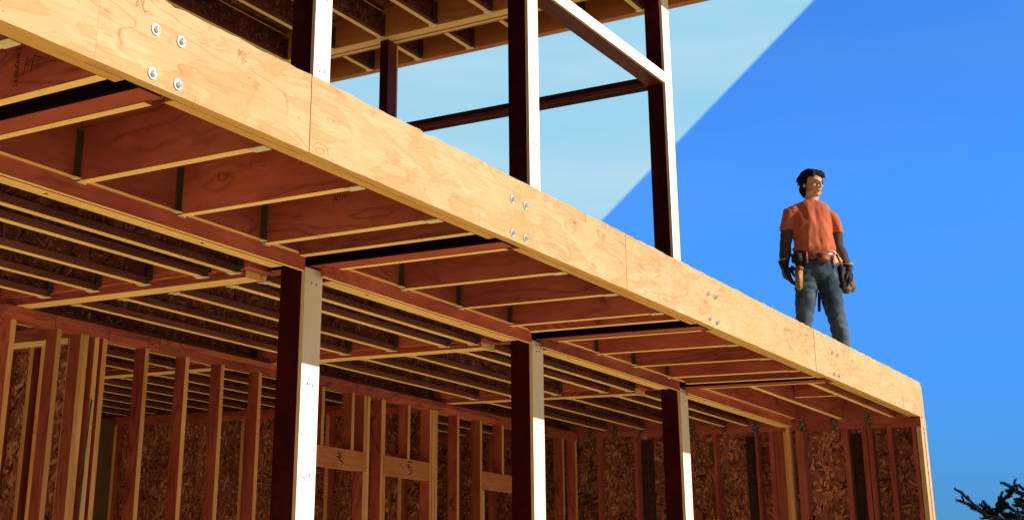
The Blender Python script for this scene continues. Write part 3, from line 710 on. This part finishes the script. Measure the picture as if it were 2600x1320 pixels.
# nailed metal ties on the plates under each joist end
def tie(yc, zc, h=0.10):
    bm = bmesh.new()
    addbox(bm, XE-0.012, XE-0.0095, yc-0.022, yc+0.022, zc-h*0.55, zc+h*0.45, loc=B0)
    for q in range(9):
        yy = yc+random.choice((-.026, -.012, .004, .018, .03))+random.uniform(-.004, .004); zz = zc-h*0.5+h*0.95*q/8
        addcyl(bm, Vector((XE-0.012, yy, zz))-Vector(B0), (-1, 0, 0), 0.005, 0.004, 8, 1, 0.003)
    obj('nailed_tie', bm, [M['strap'], M['galv']], ew)
for y in (0.413, 0.694, 0.958, 1.365, 1.652, 1.941, 2.18, 2.44, 2.693, 2.938, 3.18): tie(y, -0.035+random.uniform(-.01, .02), random.uniform(.08, .12))

# ---- roof over the upper floor
ZR = 3.30; ZT = 3.60
B0 = (6.83, 3.0, ZR)
t = thing('roof_beam', 'three ply roof beam on the slim rear post', 'beam', B0)
for i, (a, b, zz, mt) in enumerate(((6.722, 6.775, ZR, 'pale_y'), (6.783, 6.845, ZR+0.004, 'pale_y'), (6.851, 6.89, ZR-0.004, 'pale_y'), (6.893, 6.93, ZR+0.003, 'gold_y'))):
    timber('beam_ply', (a, b, 0.50, 6.6, zz, ZT-0.004), 'y', t, [M['gold_y'], M[mt]], 0.002, B0)
ry = [2.67+0.565*i-0.565*3 for i in range(9)]
for i, y in enumerate(ry):
    i_joist('roof_joist', 4.78, 6.718, y, ZR+0.003, ZT-0.004, 'roof I-joist left of the roof beam, %s from the front' % ORD[i], 'roof joists left of the roof beam', hang='r')
    i_joist('outrigger_joist', 6.934, 7.372, y, ZR+0.003, ZT-0.004, 'short roof joist between roof beam and eave, %s from front' % ORD[i], 'short roof joists at the eave', hang='r')
B0 = (7.41, 3.0, ZR)
t = thing('eave_board', 'eave board edging the roof against the pale sky', 'eave board', B0)
timber('eave_inner', (7.376, 7.412, 0.46, 6.6, ZR, ZT-0.004), 'y', t, [M['gold_y'], M['gold_y']], 0.002, B0)
timber('eave_outer', (7.414, 7.45, 0.46, 6.6, ZR-0.002, ZT+0.02), 'y', t, [M['gold_y'], M['gold_y']], 0.002, B0)
B0 = (4.7, 3.0, ZR)
t = thing('roof_beam', 'roof beam further left beyond the I-joists', 'beam', B0)
timber('beam_ply', (4.60, 4.778, 0.5, 6.6, ZR, ZT-0.004), 'y', t, [M['gold_y'], M['pale_y']], 0.002, B0)
B0 = (6, 3, ZT)
t = thing('roof_deck', 'strand board roof deck over the roof joists', 'roof', B0)
for i in range(3):
    for j in range(5):
        bm = bmesh.new(); addbox(bm, 4.0+i*1.14, min(7.412, 4.0+(i+1)*1.14-0.002), 0.46+j*1.23, 0.46+(j+1)*1.23-0.002, ZT-0.003, ZT+0.015, loc=B0); obj('deck_panel', bm, M['osb_z'], t)
B0 = (6, 0.48, ZR)
t = thing('front_rim_board', 'roof rim board over the front columns', 'rim board', B0); timber('rim_board', (4.0, 7.375, 0.46, 0.498, ZR, ZT-0.004), 'x', t, None, 0.002, B0)
# ================================================================== PERSON standing on the deck behind the rim
head_top = onplane(1900+447/2.615, 400+78/2.615, 2, DECK1+1.775)
PX0, PY0 = head_top.x, head_top.y
ang = math.atan2(CAM.y-PY0, CAM.x-PX0)            # towards the photographer
ROTZ = ang+math.pi/2                              # local -Y looks that way, local +X is his left
PR = Matrix.Rotation(ROTZ, 4, 'Z'); PRI = PR.inverted()
ORG = Vector((PX0, PY0, DECK1))
def L(px, py):
    """place in the person's own upright frame of a detail seen at a place in the close-up"""
    d = ray(1900+px/2.615, 400+py/2.615); nrm = PR @ Vector((0, 1, 0))
    t_ = (ORG-CAM).dot(nrm)/d.dot(nrm); p = PRI @ (CAM+d*t_-ORG); return p.x, p.z
person = thing('person', 'builder in orange t-shirt, jeans, gloves and tool belt standing on the deck edge', 'person', tuple(ORG), rotz=ROTZ)

def skin_bsdf(name, col, rough=0.6, var=0.12, scale=14, bump=0.2, line=None):
    return plain(name, col, rough, var, scale, spec=0.3, bstr=bump)
MS = skin_bsdf('skin', (0.58, 0.31, 0.175), 0.5, 0.08, 30)
MSH = skin_bsdf('orange_jersey', (0.50, 0.115, 0.048), 0.85, 0.10, 26)
MSL = skin_bsdf('dark_sleeve', (0.075, 0.055, 0.042), 0.9, 0.2, 30)
MG = skin_bsdf('glove_black', (0.016, 0.014, 0.013), 0.7, 0.3, 30)
MHR = plain('black_hair', (0.010, 0.007, 0.007), 0.75, 0.3, 60, spec=0.12, bstr=0.2)
MLE = skin_bsdf('brown_leather', (0.22, 0.065, 0.028), 0.6, 0.2, 30)
MTAN = skin_bsdf('tan_leather', (0.40, 0.20, 0.075), 0.65, 0.2, 30)
MBK = skin_bsdf('black_pouch', (0.018, 0.012, 0.012), 0.7, 0.3, 30)
MBOOT = skin_bsdf('boot_leather', (0.17, 0.09, 0.04), 0.7, 0.2, 20)
def jeans_mat():
    mt, n, b = newmat('blue_denim')
    P = n.new('ShaderNodeTexCoord').outputs['Object']
    f = n.ramp(n.noise(n.map(P, scale=(1, 1, 0.6)), 7.0, 4, 0.6), [(0.32, (0.018, 0.032, 0.060)), (0.55, (0.045, 0.072, 0.105)), (0.72, (0.15, 0.19, 0.20))])
    zz = n.new('ShaderNodeSeparateXYZ', {0: P}).outputs[2]
    f = n.mix(n.math('MULTIPLY', n.ramp(n.math('ADD', zz, n.math('MULTIPLY', n.noise(P, 9.0, 3), 0.25)), [(0.52, 1.0), (0.76, 0.0)]), 0.45), f, (0.150, 0.185, 0.190))
    fin(n, b, f, 0.85, n.noise(P, 60, 3), 0.3, 0.002, 0.2)
    return mt
MJ = jeans_mat()

def tube(bm, pts, seg=16, ref=(0, 1, 0), mi=0, cap=True):
    """pts: (x, y, z, ra, rb): ra across, rb along ref; rings follow the path"""
    rings = []
    P = [Vector(p[:3]) for p in pts]
    for i, p in enumerate(pts):
        d = (P[min(i+1, len(P)-1)]-P[max(i-1, 0)]).normalized()
        rf = Vector(ref); b2 = (rf-d*rf.dot(d)).normalized(); a2 = b2.cross(d)
        ra = p[3]; rb = p[4] if len(p) > 4 else p[3]
        rings.append([bm.verts.new(P[i]+a2*(ra*math.cos(2*math.pi*k/seg))+b2*(rb*math.sin(2*math.pi*k/seg))) for k in range(seg)])
    for r1, r2 in zip(rings, rings[1:]):
        for k in range(seg):
            f = bm.faces.new((r1[k], r1[(k+1) % seg], r2[(k+1) % seg], r2[k])); f.material_index = mi
    if cap:
        for r_, c_ in ((rings[0], P[0]), (rings[-1][::-1], P[-1])):
            f = bm.faces.new(r_); f.material_index = mi
    return rings
def ell(bm, c, r, seg=16, rings=10, rot=None):
    g = bmesh.ops.create_uvsphere(bm, u_segments=seg, v_segments=rings, radius=1.0)
    mt = Matrix.Diagonal((*r, 1)); mt = (rot.to_4x4() @ mt) if rot else mt
    for v in g['verts']: v.co = (mt @ v.co)+Vector(c)
def fuse(name, bm, mat, parent, voxel=0.008, smooth=4, fold=None):
    """one continuous surface from overlapping pieces, then folds pushed into it"""
    bmesh.ops.recalc_face_normals(bm, faces=bm.faces)
    me = bpy.data.meshes.new(name); bm.to_mesh(me); bm.free()
    tmp = bpy.data.objects.new(name+'_tmp', me); COL.objects.link(tmp)
    md = tmp.modifiers.new('r', 'REMESH'); md.mode = 'VOXEL'; md.voxel_size = voxel
    s = tmp.modifiers.new('s', 'SMOOTH'); s.factor = 0.5; s.iterations = smooth
    dg = bpy.context.evaluated_depsgraph_get(); m2 = bpy.data.meshes.new_from_object(tmp.evaluated_get(dg))
    bpy.data.objects.remove(tmp); m2.name = name
    if fold:
        nr = [v.normal.copy() for v in m2.vertices]
        for v, q in zip(m2.vertices, nr): v.co += q*fold(v.co)
    for p in m2.polygons: p.use_smooth = True
    m2.materials.clear()
    return link(name, m2, parent, [mat])
def V(px, py, y=0.0):
    x, z = L(px, py); return Vector((x, y, z))
S1 = 1/790.0                                      # metres to a close-up pixel at his distance
cx_sh = L(415, 350)[0]

# key joints
shR, elR, wrR = V(264, 372, .0), V(250, 580, .025), V(232, 728, -.005)
shL, elL, wrL = V(572, 378, .0), V(602, 570, .03), V(664, 735, -.005)
hipz = L(447, 740)[1]
lR = [V(392, 760), V(383, 880), V(372, 1000, -.01), V(364, 1100, -.015), V(366, 1250, .01), V(372, 1400, .03)]
lL = [V(530, 760), V(548, 900), V(572, 1010, -.01), V(600, 1120, -.02), V(628, 1250, .005), V(655, 1400, .02)]
lR[-1].z = 0.09; lL[-1].z = 0.09

# ---- head (faces -Y in its own frame, then turned to his left and slightly up)
def head_pt(p): return HM @ Vector(p)
hx, hz = L(424, 185)
HM = Matrix.Translation((hx, -0.005, hz)) @ Matrix.Rotation(R(28), 4, 'Z') @ Matrix.Rotation(R(8), 4, 'X')
bm = bmesh.new(); hb = bmesh.new()
ell(hb, (0, .014, .035), (.072, .092, .082)); ell(hb, (0, -.022, -.035), (.058, .062, .066)); ell(hb, (0, -.056, -.082), (.030, .026, .024))
ell(hb, (0, -.030, .03), (.062, .058, .055))
for s in (-1, 1):
    ell(hb, (s*.040, -.058, -.012), (.020, .020, .016)); ell(hb, (s*.046, -.022, -.068), (.018, .034, .022)); ell(hb, (s*.026, -.079, .026), (.022, .010, .008))
    ell(hb, (s*.074, .016, -.005), (.010, .018, .030)); ell(hb, (s*.012, -.098, -.026), (.008, .009, .007))
tube(hb, [(0, -.080, .028, .007, .010), (0, -.094, .004, .008, .012), (0, -.106, -.018, .010, .012), (0, -.100, -.028, .010, .008)], 10, (0, 1, 0))
ell(hb, (0, -.086, -.048), (.020, .011, .0055)); ell(hb, (0, -.084, -.060), (.017, .011, .0065))
hb.transform(HM)
me_ = bpy.data.meshes.new('h'); hb.to_mesh(me_); hb.free(); bm.from_mesh(me_); bpy.data.meshes.remove(me_)
nk = V(412, 330)
tube(bm, [(nk.x, .02, nk.z-.06, .075, .06), (nk.x, .012, nk.z, .060, .058), (hx-.004, .006, hz-.085, .055, .058), (hx, .012, hz-.03, .055, .06)], 16)
# trunk, arms and legs under the clothes belong to the same body
tube(bm, [(cx_sh, .005, L(0, 345)[1], .10, .05), (cx_sh, .0, L(0, 400)[1], .165, .085), (cx_sh+.005, .0, L(0, 520)[1], .145, .095), (cx_sh+.02, 0, L(0, 640)[1], .135, .09), (L(460, 0)[0], 0, hipz, .15, .095)], 18)
for a, b_, c_ in ((shR, elR, wrR), (shL, elL, wrL)):
    tube(bm, [(a.x*.75+cx_sh*.25, 0, a.z-.035, .042, .045), (a.x, a.y, a.z-.06, .040), (*b_, .038), (*((b_+c_)/2), .034), (*c_, .027)], 12)
for leg in (lR, lL):
    tube(bm, [(leg[0].x, leg[0].y, leg[0].z+.02, .08)]+[(*p, r_) for p, r_ in zip(leg, (.085, .075, .062, .05, .05, .04))], 14)
    ell(bm, (leg[-1].x, leg[-1].y-.05, .05), (.04, .12, .045))
fuse('body', bm, MS, person, 0.0052, 3)
# eyes, brows, mouth
for s in (-1, 1):
    e = bmesh.new(); ell(e, (s*.029, -.0785, .010), (.0125, .0085, .006), 12, 8); e.transform(HM); eo = obj('eye', e, plain('eye_white', (.28, .22, .18), .4, .05), person, smooth=True)
    e = bmesh.new(); ell(e, (s*.029+.002, -.0852, .0100), (.0055, .0035, .0058), 10, 8); e.transform(HM); obj('iris', e, MHR, eo, smooth=True)
    e = bmesh.new(); tube(e, [(s*.012, -.091, .024, .003, .003), (s*.030, -.090, .030, .0045, .003), (s*.046, -.078, .025, .003, .003)], 8); e.transform(HM); obj('eyebrow', e, MHR, person, smooth=True)
e = bmesh.new(); tube(e, [(-.020, -.0905, -.0545, .002), (-.008, -.0975, -.0535, .003), (.008, -.0975, -.0535, .003), (.020, -.0905, -.0545, .002)], 8, (0, 0, 1)); e.transform(HM); obj('mouth', e, plain('lip', (.22, .07, .05), .5, .1), person, smooth=True)
# ---- hair: cap, back and loose locks
bm = bmesh.new()
ell(bm, (0, .030, .062), (.088, .100, .082)); ell(bm, (0, .070, -.005), (.080, .060, .090)); ell(bm, (0, -.020, .098), (.072, .058, .036)); ell(bm, (0, .080, -.070), (.058, .040, .050))
for s in (-1, 1): ell(bm, (s*.074, .034, .022), (.022, .052, .060)); ell(bm, (s*.074, .002, .010), (.010, .017, .038)); ell(bm, (s*.070, .060, -.045), (.018, .030, .045))
rnd = random.Random(3)
for i in range(150):
    th = rnd.uniform(-math.pi, math.pi); ph = rnd.uniform(0.1, 1.75)
    dv = Vector((math.sin(ph)*math.sin(th), math.sin(ph)*math.cos(th), math.cos(ph)))
    if dv.y < -0.4 and dv.z < 0.45: continue
    c0 = Vector((dv.x*.082, .030+dv.y*.096, .055+dv.z*.082))
    tg = (Vector((dv.x*.5+rnd.uniform(-.3, .3), dv.y*.5+rnd.uniform(-.3, .3), -0.9))).normalized()
    c1 = c0+tg*.03+dv*.006; c2 = c1+tg*.03-dv*.004
    tube(bm, [(*c0, .012), (*c1, .010), (*c2, .004)], 6, (.3, .2, .9))
for i in (0, 1, 2, 3, 5, 6, 8, 9, 11, 12, 13, 14):     # fringe falling over the forehead
    s = -0.066+i*0.0094
    dn = rnd.uniform(0, .02)+.018*abs(s)/.066
    tube(bm, [(s*.85, -.050, .120, .012), (s+.003, -.077, .098, .010), (s+.010+rnd.uniform(-.004, .008), -.084, .084-dn, .004)], 6, (1, 0, 0))
bm.transform(HM @ Matrix.Translation((0, .004, .004)) @ Matrix.Diagonal((.93, .90, .98, 1)))
fuse('hair', bm, MHR, person, 0.004, 2, lambda c: 0.0035*mnoise.noise(Vector((c.x*60, c.y*60, c.z*22))))

# ---- orange t-shirt
def crease(c):
    x, y, z = c; f = 0.0
    f += 0.0105*mnoise.noise(Vector((x*15+z*6, y*9, z*6)))+0.0045*mnoise.noise(Vector((x*34, y*20, z*13)))
    f -= 0.012*math.exp(-((x-cx_sh-.01+.06*(z-L(0, 470)[1]))/.022)**2)*max(0.0, min(1.0, (z-L(0, 640)[1])/.06))*max(0.0, min(1.0, (L(0, 370)[1]-z)/.05))*(1 if y < 0 else 0)
    zz = (z-L(0, 560)[1])/0.25
    f += 0.0045*math.sin((x-cx_sh)*95+2.5*mnoise.noise(Vector((x*3, 1, z*5))))*max(0, 1-abs(zz))*(0.6 if y < 0 else .3)
    return f
bm = bmesh.new(); X = cx_sh
zc = lambda py: L(0, py)[1]
xc = lambda px, py: L(px, py)[0]
tube(bm, [(xc(413, 327), .016, zc(327), .072, .064), (X, .012, zc(335), .108, .074), (X, .008, zc(350), .152, .086), (X, .004, zc(376), .168, .098), (X, .0, zc(420), .172, .112), (xc(418, 490), -.004, zc(490), 130*S1*1.04, .125), (xc(428, 560), -.006, zc(560), 131*S1, .122), (xc(436, 605), -.006, zc(605), 133*S1, .122), (xc(438, 632), -.006, zc(632), 141*S1, .130), (xc(440, 646), -.004, zc(646), 136*S1, .124), (xc(440, 652), -.002, zc(652), 126*S1, .114)], 28)
for c1_, c2_, hx_, sg in ((V(276, 386, .002), V(262, 438, .006), V(252, 492, .012), -1), (V(556, 392, .002), V(576, 440, .006), V(592, 492, .012), 1)):
    tube(bm, [(X+(c1_.x-X)*.5, .004, c1_.z+.012, .060, .078), (c1_.x-sg*.03, .002, c1_.z+.008, .062, .074), (*c1_, .058, .068), (*c2_, .057, .065), (*hx_, .058, .065), (hx_.x, hx_.y, hx_.z-.006, .056, .063)], 20, (0, 1, 0))
fuse('t_shirt', bm, MSH, person, 0.0065, 3, crease)
bm = bmesh.new(); c_ = V(412, 322); tube(bm, [(c_.x, .012, c_.z-.012, .076, .068), (c_.x-.002, .010, c_.z+.006, .066, .062)], 22, cap=False); obj('collar', bm, MSL, person, smooth=True)
# ---- long dark sleeves
for a, b_, c_, s in ((shR, elR, wrR, -1), (shL, elL, wrL, 1)):
    bm = bmesh.new()
    m1 = a.lerp(b_, .55); m2 = b_.lerp(c_, .4)
    tube(bm, [(*a.lerp(b_, .48), .047, .051), (*m1, .049, .052), (b_.x+s*.002, b_.y+.008, b_.z, .045, .050), (*m2, .046, .046), (*b_.lerp(c_, .8), .038, .038), (*c_, .033, .035)], 18)
    fuse('sleeve', bm, MSL, person, 0.0055, 2, lambda c: 0.0045*mnoise.noise(Vector((c.x*14, c.y*14, c.z*30)))+.003)
# ---- jeans
def jf(c):
    x, y, z = c
    f = 0.009*mnoise.noise(Vector((x*12, y*10, z*12)))
    f += 0.0045*math.sin(z*85+6*mnoise.noise(Vector((x*6, y*6, z*3))))*(math.exp(-((z-.75)/.09)**2)+math.exp(-((z-.46)/.09)**2)+1.2*math.exp(-((z-.14)/.1)**2))
    return f
bm = bmesh.new(); hc = L(470, 760)[0]
tube(bm, [(xc(445, 680), 0, zc(680), .142, .105), (xc(460, 740), .0, zc(740), .160, .118), (xc(466, 800), .002, zc(800), .160, .118), (xc(466, 835), .004, zc(835), .10, .09)], 26)
for leg, rr in ((lR, (.092, .090, .080, .068, .064, .068)), (lL, (.092, .090, .080, .070, .064, .070))):
    tube(bm, [(leg[0].x, leg[0].y, leg[0].z+.03, rr[0]*.95, .10)]+[(*p, r_, r_*1.08) for p, r_ in zip(leg, rr)]+[(leg[-1].x, leg[-1].y, .045, rr[-1]*1.02, rr[-1]*1.1)], 20)
fuse('jeans', bm, MJ, person, 0.0075, 3, jf)
for leg in (lR, lL):
    bm = bmesh.new(); ell(bm, (leg[-1].x, leg[-1].y-.045, .050), (.050, .135, .050)); ell(bm, (leg[-1].x, leg[-1].y+.035, .055), (.046, .060, .056)); tube(bm, [(leg[-1].x, leg[-1].y+.02, .04, .05), (leg[-1].x, leg[-1].y+.015, .16, .05)], 14)
    addbox(bm, leg[-1].x-.045, leg[-1].x+.045, leg[-1].y-.16, leg[-1].y+.085, 0.002, .03)
    fuse('boot', bm, MBOOT, person, 0.008, 2)
# ---- gloved hands: palm, four bent fingers of different lengths, thumb from the side of the palm
def hand(wr, side, lean):
    """hangs from the wrist; palm turned to the thigh, fingers curling inward. side -1 = his right"""
    i = -side                                   # inward
    bm = bmesh.new()
    HS = 1.20                                     # padded work gloves
    def p(inw, fwd, dn): return (wr.x+side*lean*dn+i*inw*HS, wr.y-fwd*HS, wr.z-dn*HS)
    tube(bm, [(*p(0, 0, -.035), .042, .046), (*p(0, 0, .0), .038, .043), (*p(.0, .004, .035), .028, .050), (*p(.003, .006, .075), .027, .055), (*p(.008, .004, .100), .023, .052)], 16, (0, 1, 0))
    fing = [(.034, .036, .026, .022), (.012, .041, .030, .024), (-.011, .038, .028, .023), (-.032, .030, .022, .019)]
    for k, (fw_, l1, l2, l3) in enumerate(fing):
        b0 = .094-abs(k-1)*.004
        a1, a2, a3 = R(18+5*k), R(52+6*k), R(92+5*k)
        q0 = Vector((.009, fw_, b0)); q1 = q0+Vector((math.sin(a1)*l1, 0, math.cos(a1)*l1)); q2 = q1+Vector((math.sin(a2)*l2, 0, math.cos(a2)*l2)); q3 = q2+Vector((math.sin(a3)*l3, 0, math.cos(a3)*l3))
        tube(bm, [(*p(*(q0-Vector((0, 0, .02)))), .0128), (*p(*q0), .0130), (*p(*q1), .0124), (*p(*q2), .0115), (*p(*q3), .0084)], 10, (0, 1, 0))
    tube(bm, [(*p(.006, .026, .022), .014), (*p(.020, .050, .048), .0135), (*p(.030, .060, .076), .0115), (*p(.038, .056, .098), .0075)], 10, (1, 0, 0))
    g = fuse('glove', bm, MG, person, 0.0036, 1, lambda c: 0.0016*mnoise.noise(c*70))
    bm = bmesh.new(); tube(bm, [(*p(0, 0, -.037), .0440, .0485), (*p(0, 0, -.030), .0435, .048)], 18, (0, 1, 0)); obj('cuff_trim', bm, plain('yellow_trim', (.62, .46, .10), .6, .1), g, smooth=True)
    bm = bmesh.new()
    for k in (0, 1, 2): tube(bm, [(*p(-.0235, .026-.018*k, .030), .004), (*p(-.0245, .028-.020*k, .066), .0045), (*p(-.020, .030-.021*k, .094), .004)], 8, (0, 1, 0))
    obj('knuckle_pad', bm, plain('grey_knuckle', (.20, .18, .15), .7, .1), g, smooth=True)
hand(wrR, -1, -.22); hand(wrL, 1, -.02)
# ---- tool belt
bm = bmesh.new()
def band(bm, z0, z1, rx, ry, cxx, th=.006, seg=44):
    A = []
    for zz, e in ((z0, 0), (z1, 0), (z1, -th), (z0, -th)):
        A.append([bm.verts.new((cxx+(rx+e)*math.cos(2*math.pi*k/seg), (ry+e)*math.sin(2*math.pi*k/seg), zz-.016*math.cos(2*math.pi*k/seg)*0.3)) for k in range(seg)])
    for q in range(4):
        for k in range(seg): bm.faces.new((A[q][k], A[q][(k+1) % seg], A[(q+1) % 4][(k+1) % seg], A[(q+1) % 4][k]))
bx = xc(450, 685)
band(bm, zc(716), zc(657), .163, .130, bx)
belt = obj('tool_belt', bm, MLE, person, smooth=True)
bm = bmesh.new(); band(bm, zc(668), zc(646), .156, .124, bx+.004); obj('waist_belt', bm, plain('grey_webbing', (.42, .40, .36), .7, .1), person, smooth=True)
def pad(name, cxp, cyp, y, w_, h_, d_, mat, parent=None, taper=0.85, rot=0.0):
    x, z = L(cxp, cyp); bm = bmesh.new()
    a = [(-w_/2, h_/2), (w_/2, h_/2), (w_/2*taper, -h_/2), (-w_/2*taper, -h_/2)]
    F = [bm.verts.new((px_, -d_/2, pz_)) for px_, pz_ in a]; B_ = [bm.verts.new((px_, d_/2, pz_)) for px_, pz_ in a]
    bm.faces.new(F); bm.faces.new(B_[::-1])
    for k in range(4): bm.faces.new((F[k], B_[k], B_[(k+1) % 4], F[(k+1) % 4]))
    bmesh.ops.recalc_face_normals(bm, faces=bm.faces)
    bmesh.ops.bevel(bm, geom=bm.edges[:], offset=min(w_, h_, d_)*0.28, segments=3, affect='EDGES')
    bm.transform(Matrix.Translation((x, y, z)) @ Matrix.Rotation(rot, 4, 'Y'))
    return obj(name, bm, mat, parent or belt, smooth=True)
fy = -.132
pad('front_pouch', 474, 690, fy, .100, .080, .030, MLE, taper=.95); pad('pouch_flap', 476, 700, fy-.012, .09, .022, .022, plain('worn_leather', (.30, .10, .05), .6, .2, 25), taper=.95)
pad('buckle', 503, 664, fy+.002, .075, .016, .018, M['galv'])
pad('side_pouch', 315, 693, -.075, .112, .120, .085, MBK, taper=.9); pad('strap', 362, 690, -.118, .022, .105, .02, MLE)
hs = pad('holster', 317, 825, -.085, .066, .205, .055, MTAN, taper=.72, rot=.04); pad('holster_top', 318, 762, -.09, .074, .05, .062, MLE)
pad('holster_loop', 278, 760, -.06, .05, .05, .05, MBK)
pad('strap', 583, 690, -.112, .024, .10, .02, MTAN, rot=-.35)
pad('side_pouch', 612, 800, -.045, .075, .22, .075, MBK, taper=.8); pad('side_pouch', 688, 822, .035, .075, .145, .06, plain('dark_tan_leather', (.15, .08, .03), .7, .25, 25), taper=.8, rot=-.25); pad('side_pouch', 650, 870, -.02, .10, .075, .07, plain('olive_leather', (.14, .085, .035), .7, .2, 25), taper=.8)
pad('hanging_strap', 487, 945, .09, .026, .17, .018, MBK, rot=.08)

person.rotation_euler.z += R(14)                   # he stands turned a little towards the sun

# ================================================================== CONIFER whose top shows at lower right
TDIST = 36.0
def tp(X_, Y_, dd=0.0):
    return CAM+ray(2380+X_/9.34, 1180+Y_/9.34)*(TDIST+dd)
base = tp(2500, 1400); TB = Vector((base.x, base.y, ZG))
tree = thing('conifer_tree', 'dark conifer with spiky sprawling branches at lower right', 'tree', tuple(TB))
MT = plain('bark', (0.03, 0.02, 0.018), 0.9, 0.3, 10)
MF = plain('dark_needles', (0.010, 0.020, 0.034), 0.8, 0.5, 3)
rt = random.Random(11)
bm = bmesh.new(); fb = bmesh.new(); lb = bmesh.new()
topv = tp(2480, 300)-TB
tube(bm, [(0, 0, 0, .24), (.05, .03, 1.2, .20), (-.04, .05, 2.4, .14), (topv.x*.6, topv.y*.6, topv.z*.85, .07), (topv.x, topv.y, topv.z, .015)], 12); obj('trunk', bm, MT, tree, smooth=True)
def needles(p, d, ln, nn=8, wd=.018):
    d = d.normalized(); o = d.orthogonal().normalized(); q = d.cross(o)
    for k in range(nn):
        a = rt.uniform(0, 6.28); s = (o*math.cos(a)+q*math.sin(a)); t1 = (d*rt.uniform(.7, 1.1)+s*rt.uniform(.25, .75)).normalized()
        sd = t1.cross(Vector((rt.uniform(-1, 1), rt.uniform(-1, 1), rt.uniform(-1, 1))))
        if sd.length < 1e-3: continue
        sd = sd.normalized()*wd; r_ = ln*rt.uniform(.6, 1.1)
        fb.faces.new([fb.verts.new(p-sd), fb.verts.new(p+sd), fb.verts.new(p+t1*r_)])
def spray(pts, r0, r1, twig=0.5, ln=.085):
    """a limb along given points: wood core, needles, short upswept twigs"""
    P = [Vector(p) for p in pts]; n_ = len(P)-1; out = []
    tot = sum((P[k+1]-P[k]).length for k in range(n_)); steps = max(6, int(tot/0.022))
    for s in range(steps+1):
        f = s/steps*n_; k = min(n_-1, int(f)); q = P[k].lerp(P[k+1], f-k); d = P[k+1]-P[k]
        g = s/steps
        q = q+Vector((mnoise.noise(q*9), mnoise.noise(q*9+Vector((7, 0, 0))), mnoise.noise(q*9+Vector((0, 5, 0)))))*.025
        if s % 4 == 0 or s == steps: out.append((*q, (r0*(1-g)+r1*g)*1.35))
        needles(q, d, ln*(1.65-.8*g), 17 if g < .9 else 6)
        if rt.random() < twig*.26 and g < .85:
            sdv = d.normalized().cross(Vector((rt.uniform(-1, 1), rt.uniform(-1, 1), rt.uniform(-1, 1)))).normalized()
            td = (d.normalized()*.9+sdv*.7+Vector((0, 0, .35))).normalized(); tl = rt.uniform(.10, .24)*(1.1-.6*g)
            for w_ in range(int(tl/.02)): needles(q+td*(w_*.02), td, ln*.85, 8)
            tube(lb, [(*q, .010), (*(q+td*tl), .003)], 5, (.3, .8, .5))
    if len(out) > 1: tube(lb, out, 6, (.3, .8, .5))
def pl(coords, dd=0.0, de=0.0):
    n_ = len(coords)-1
    return [tp(x, y, dd+(de-dd)*i/n_)-TB for i, (x, y) in enumerate(coords)]
spray(pl([(2480, 1750), (2000, 1480), (1500, 1330), (1230, 1180), (1000, 1040), (850, 920), (690, 770), (560, 660), (430, 570)], 0, -.6), .05, .004, .25)
spray(pl([(1150, 1150), (1000, 1075), (850, 1000), (700, 920), (570, 850), (470, 835)], -.2, -.5), .02, .003, .1)
spray(pl([(1400, 1300), (1280, 1100), (1190, 980), (1100, 880)], -.2, .1), .05, .012, .3, .11)
spray(pl([(1260, 1200), (1120, 1080), (1040, 920)], -.1, .1), .02, .004, .3, .07)
spray(pl([(1430, 1300), (1400, 1090), (1470, 860), (1540, 650)], .1, -.3), .03, .004, .9)
spray(pl([(2480, 1500), (1900, 1300), (1420, 1060), (1560, 850), (1700, 700), (1810, 590), (1850, 370)], 0, .3), .04, .006, .7)
spray(pl([(1900, 640), (1820, 560), (1700, 500), (1600, 440), (1530, 430)], .2, .1), .02, .003, .4)
spray(pl([(2480, 900), (2150, 740), (1950, 650), (1850, 560), (1760, 590), (1680, 600)], .2, .3), .04, .004, .8, .11)
spray(pl([(2480, 700), (2200, 640), (2055, 560), (1890, 470)], .1, .1), .03, .004, .4)
spray(pl([(2480, 1100), (2200, 1000), (2000, 930), (1860, 880)], -.2, -.4), .03, .003, .8)
spray(pl([(2480, 1000), (2150, 900), (1980, 820), (1860, 800)], .3, .4), .03, .003, .7)
spray(pl([(2480, 1300), (2100, 1060), (1950, 960), (1820, 945)], .2, -.2), .03, .003, .7)
spray(pl([(2400, 1400), (1950, 1180), (1800, 1060), (1650, 990), (1560, 1050)], -.1, -.2), .03, .003, .8)
spray(pl([(2400, 1700), (1800, 1400), (1500, 1250), (1250, 1260), (1040, 1250)], -.3, -.5), .03, .003, .4)
spray(pl([(2480, 1600), (2050, 1330), (1900, 1200), (1780, 1180), (1640, 1230)], .1, -.1), .035, .004, .9)
spray(pl([(2480, 1700), (2000, 1420), (1700, 1300), (1560, 1180), (1500, 1080)], .2, .1), .035, .004, .9)
spray(pl([(2480, 1250), (2250, 1150), (2100, 1150), (1980, 1120)], .3, .3), .03, .004, .9)
spray(pl([(2480, 1450), (2200, 1330), (2000, 1290), (1850, 1300)], -.3, -.4), .03, .004, .9)
spray(pl([(1700, 1420), (1400, 1290), (1300, 1200), (1220, 1080)], .1, .2), .03, .006, .6)
for i in range(34):                               # the rest of the crown, out of frame or lower down
    zz = rt.uniform(.9, topv.z*.95); a = rt.uniform(0, 6.28); ln = (1.15-zz/topv.z)*1.6+.35
    d = Vector((math.cos(a), math.sin(a), rt.uniform(.1, .5)))
    # keep the open gaps on the side that shows
    c0 = Vector((topv.x*.6*zz/topv.z, topv.y*.6*zz/topv.z, zz))
    if zz > 2.3 and d.dot(RT) < -.15: continue
    spray([c0, c0+d*ln*.5, c0+d*ln*.8+Vector((0, 0, .08)), c0+d*ln+Vector((0, 0, .2))], .03, .004, .8)
obj('limbs', lb, MT, tree); obj('crown', fb, MF, tree)
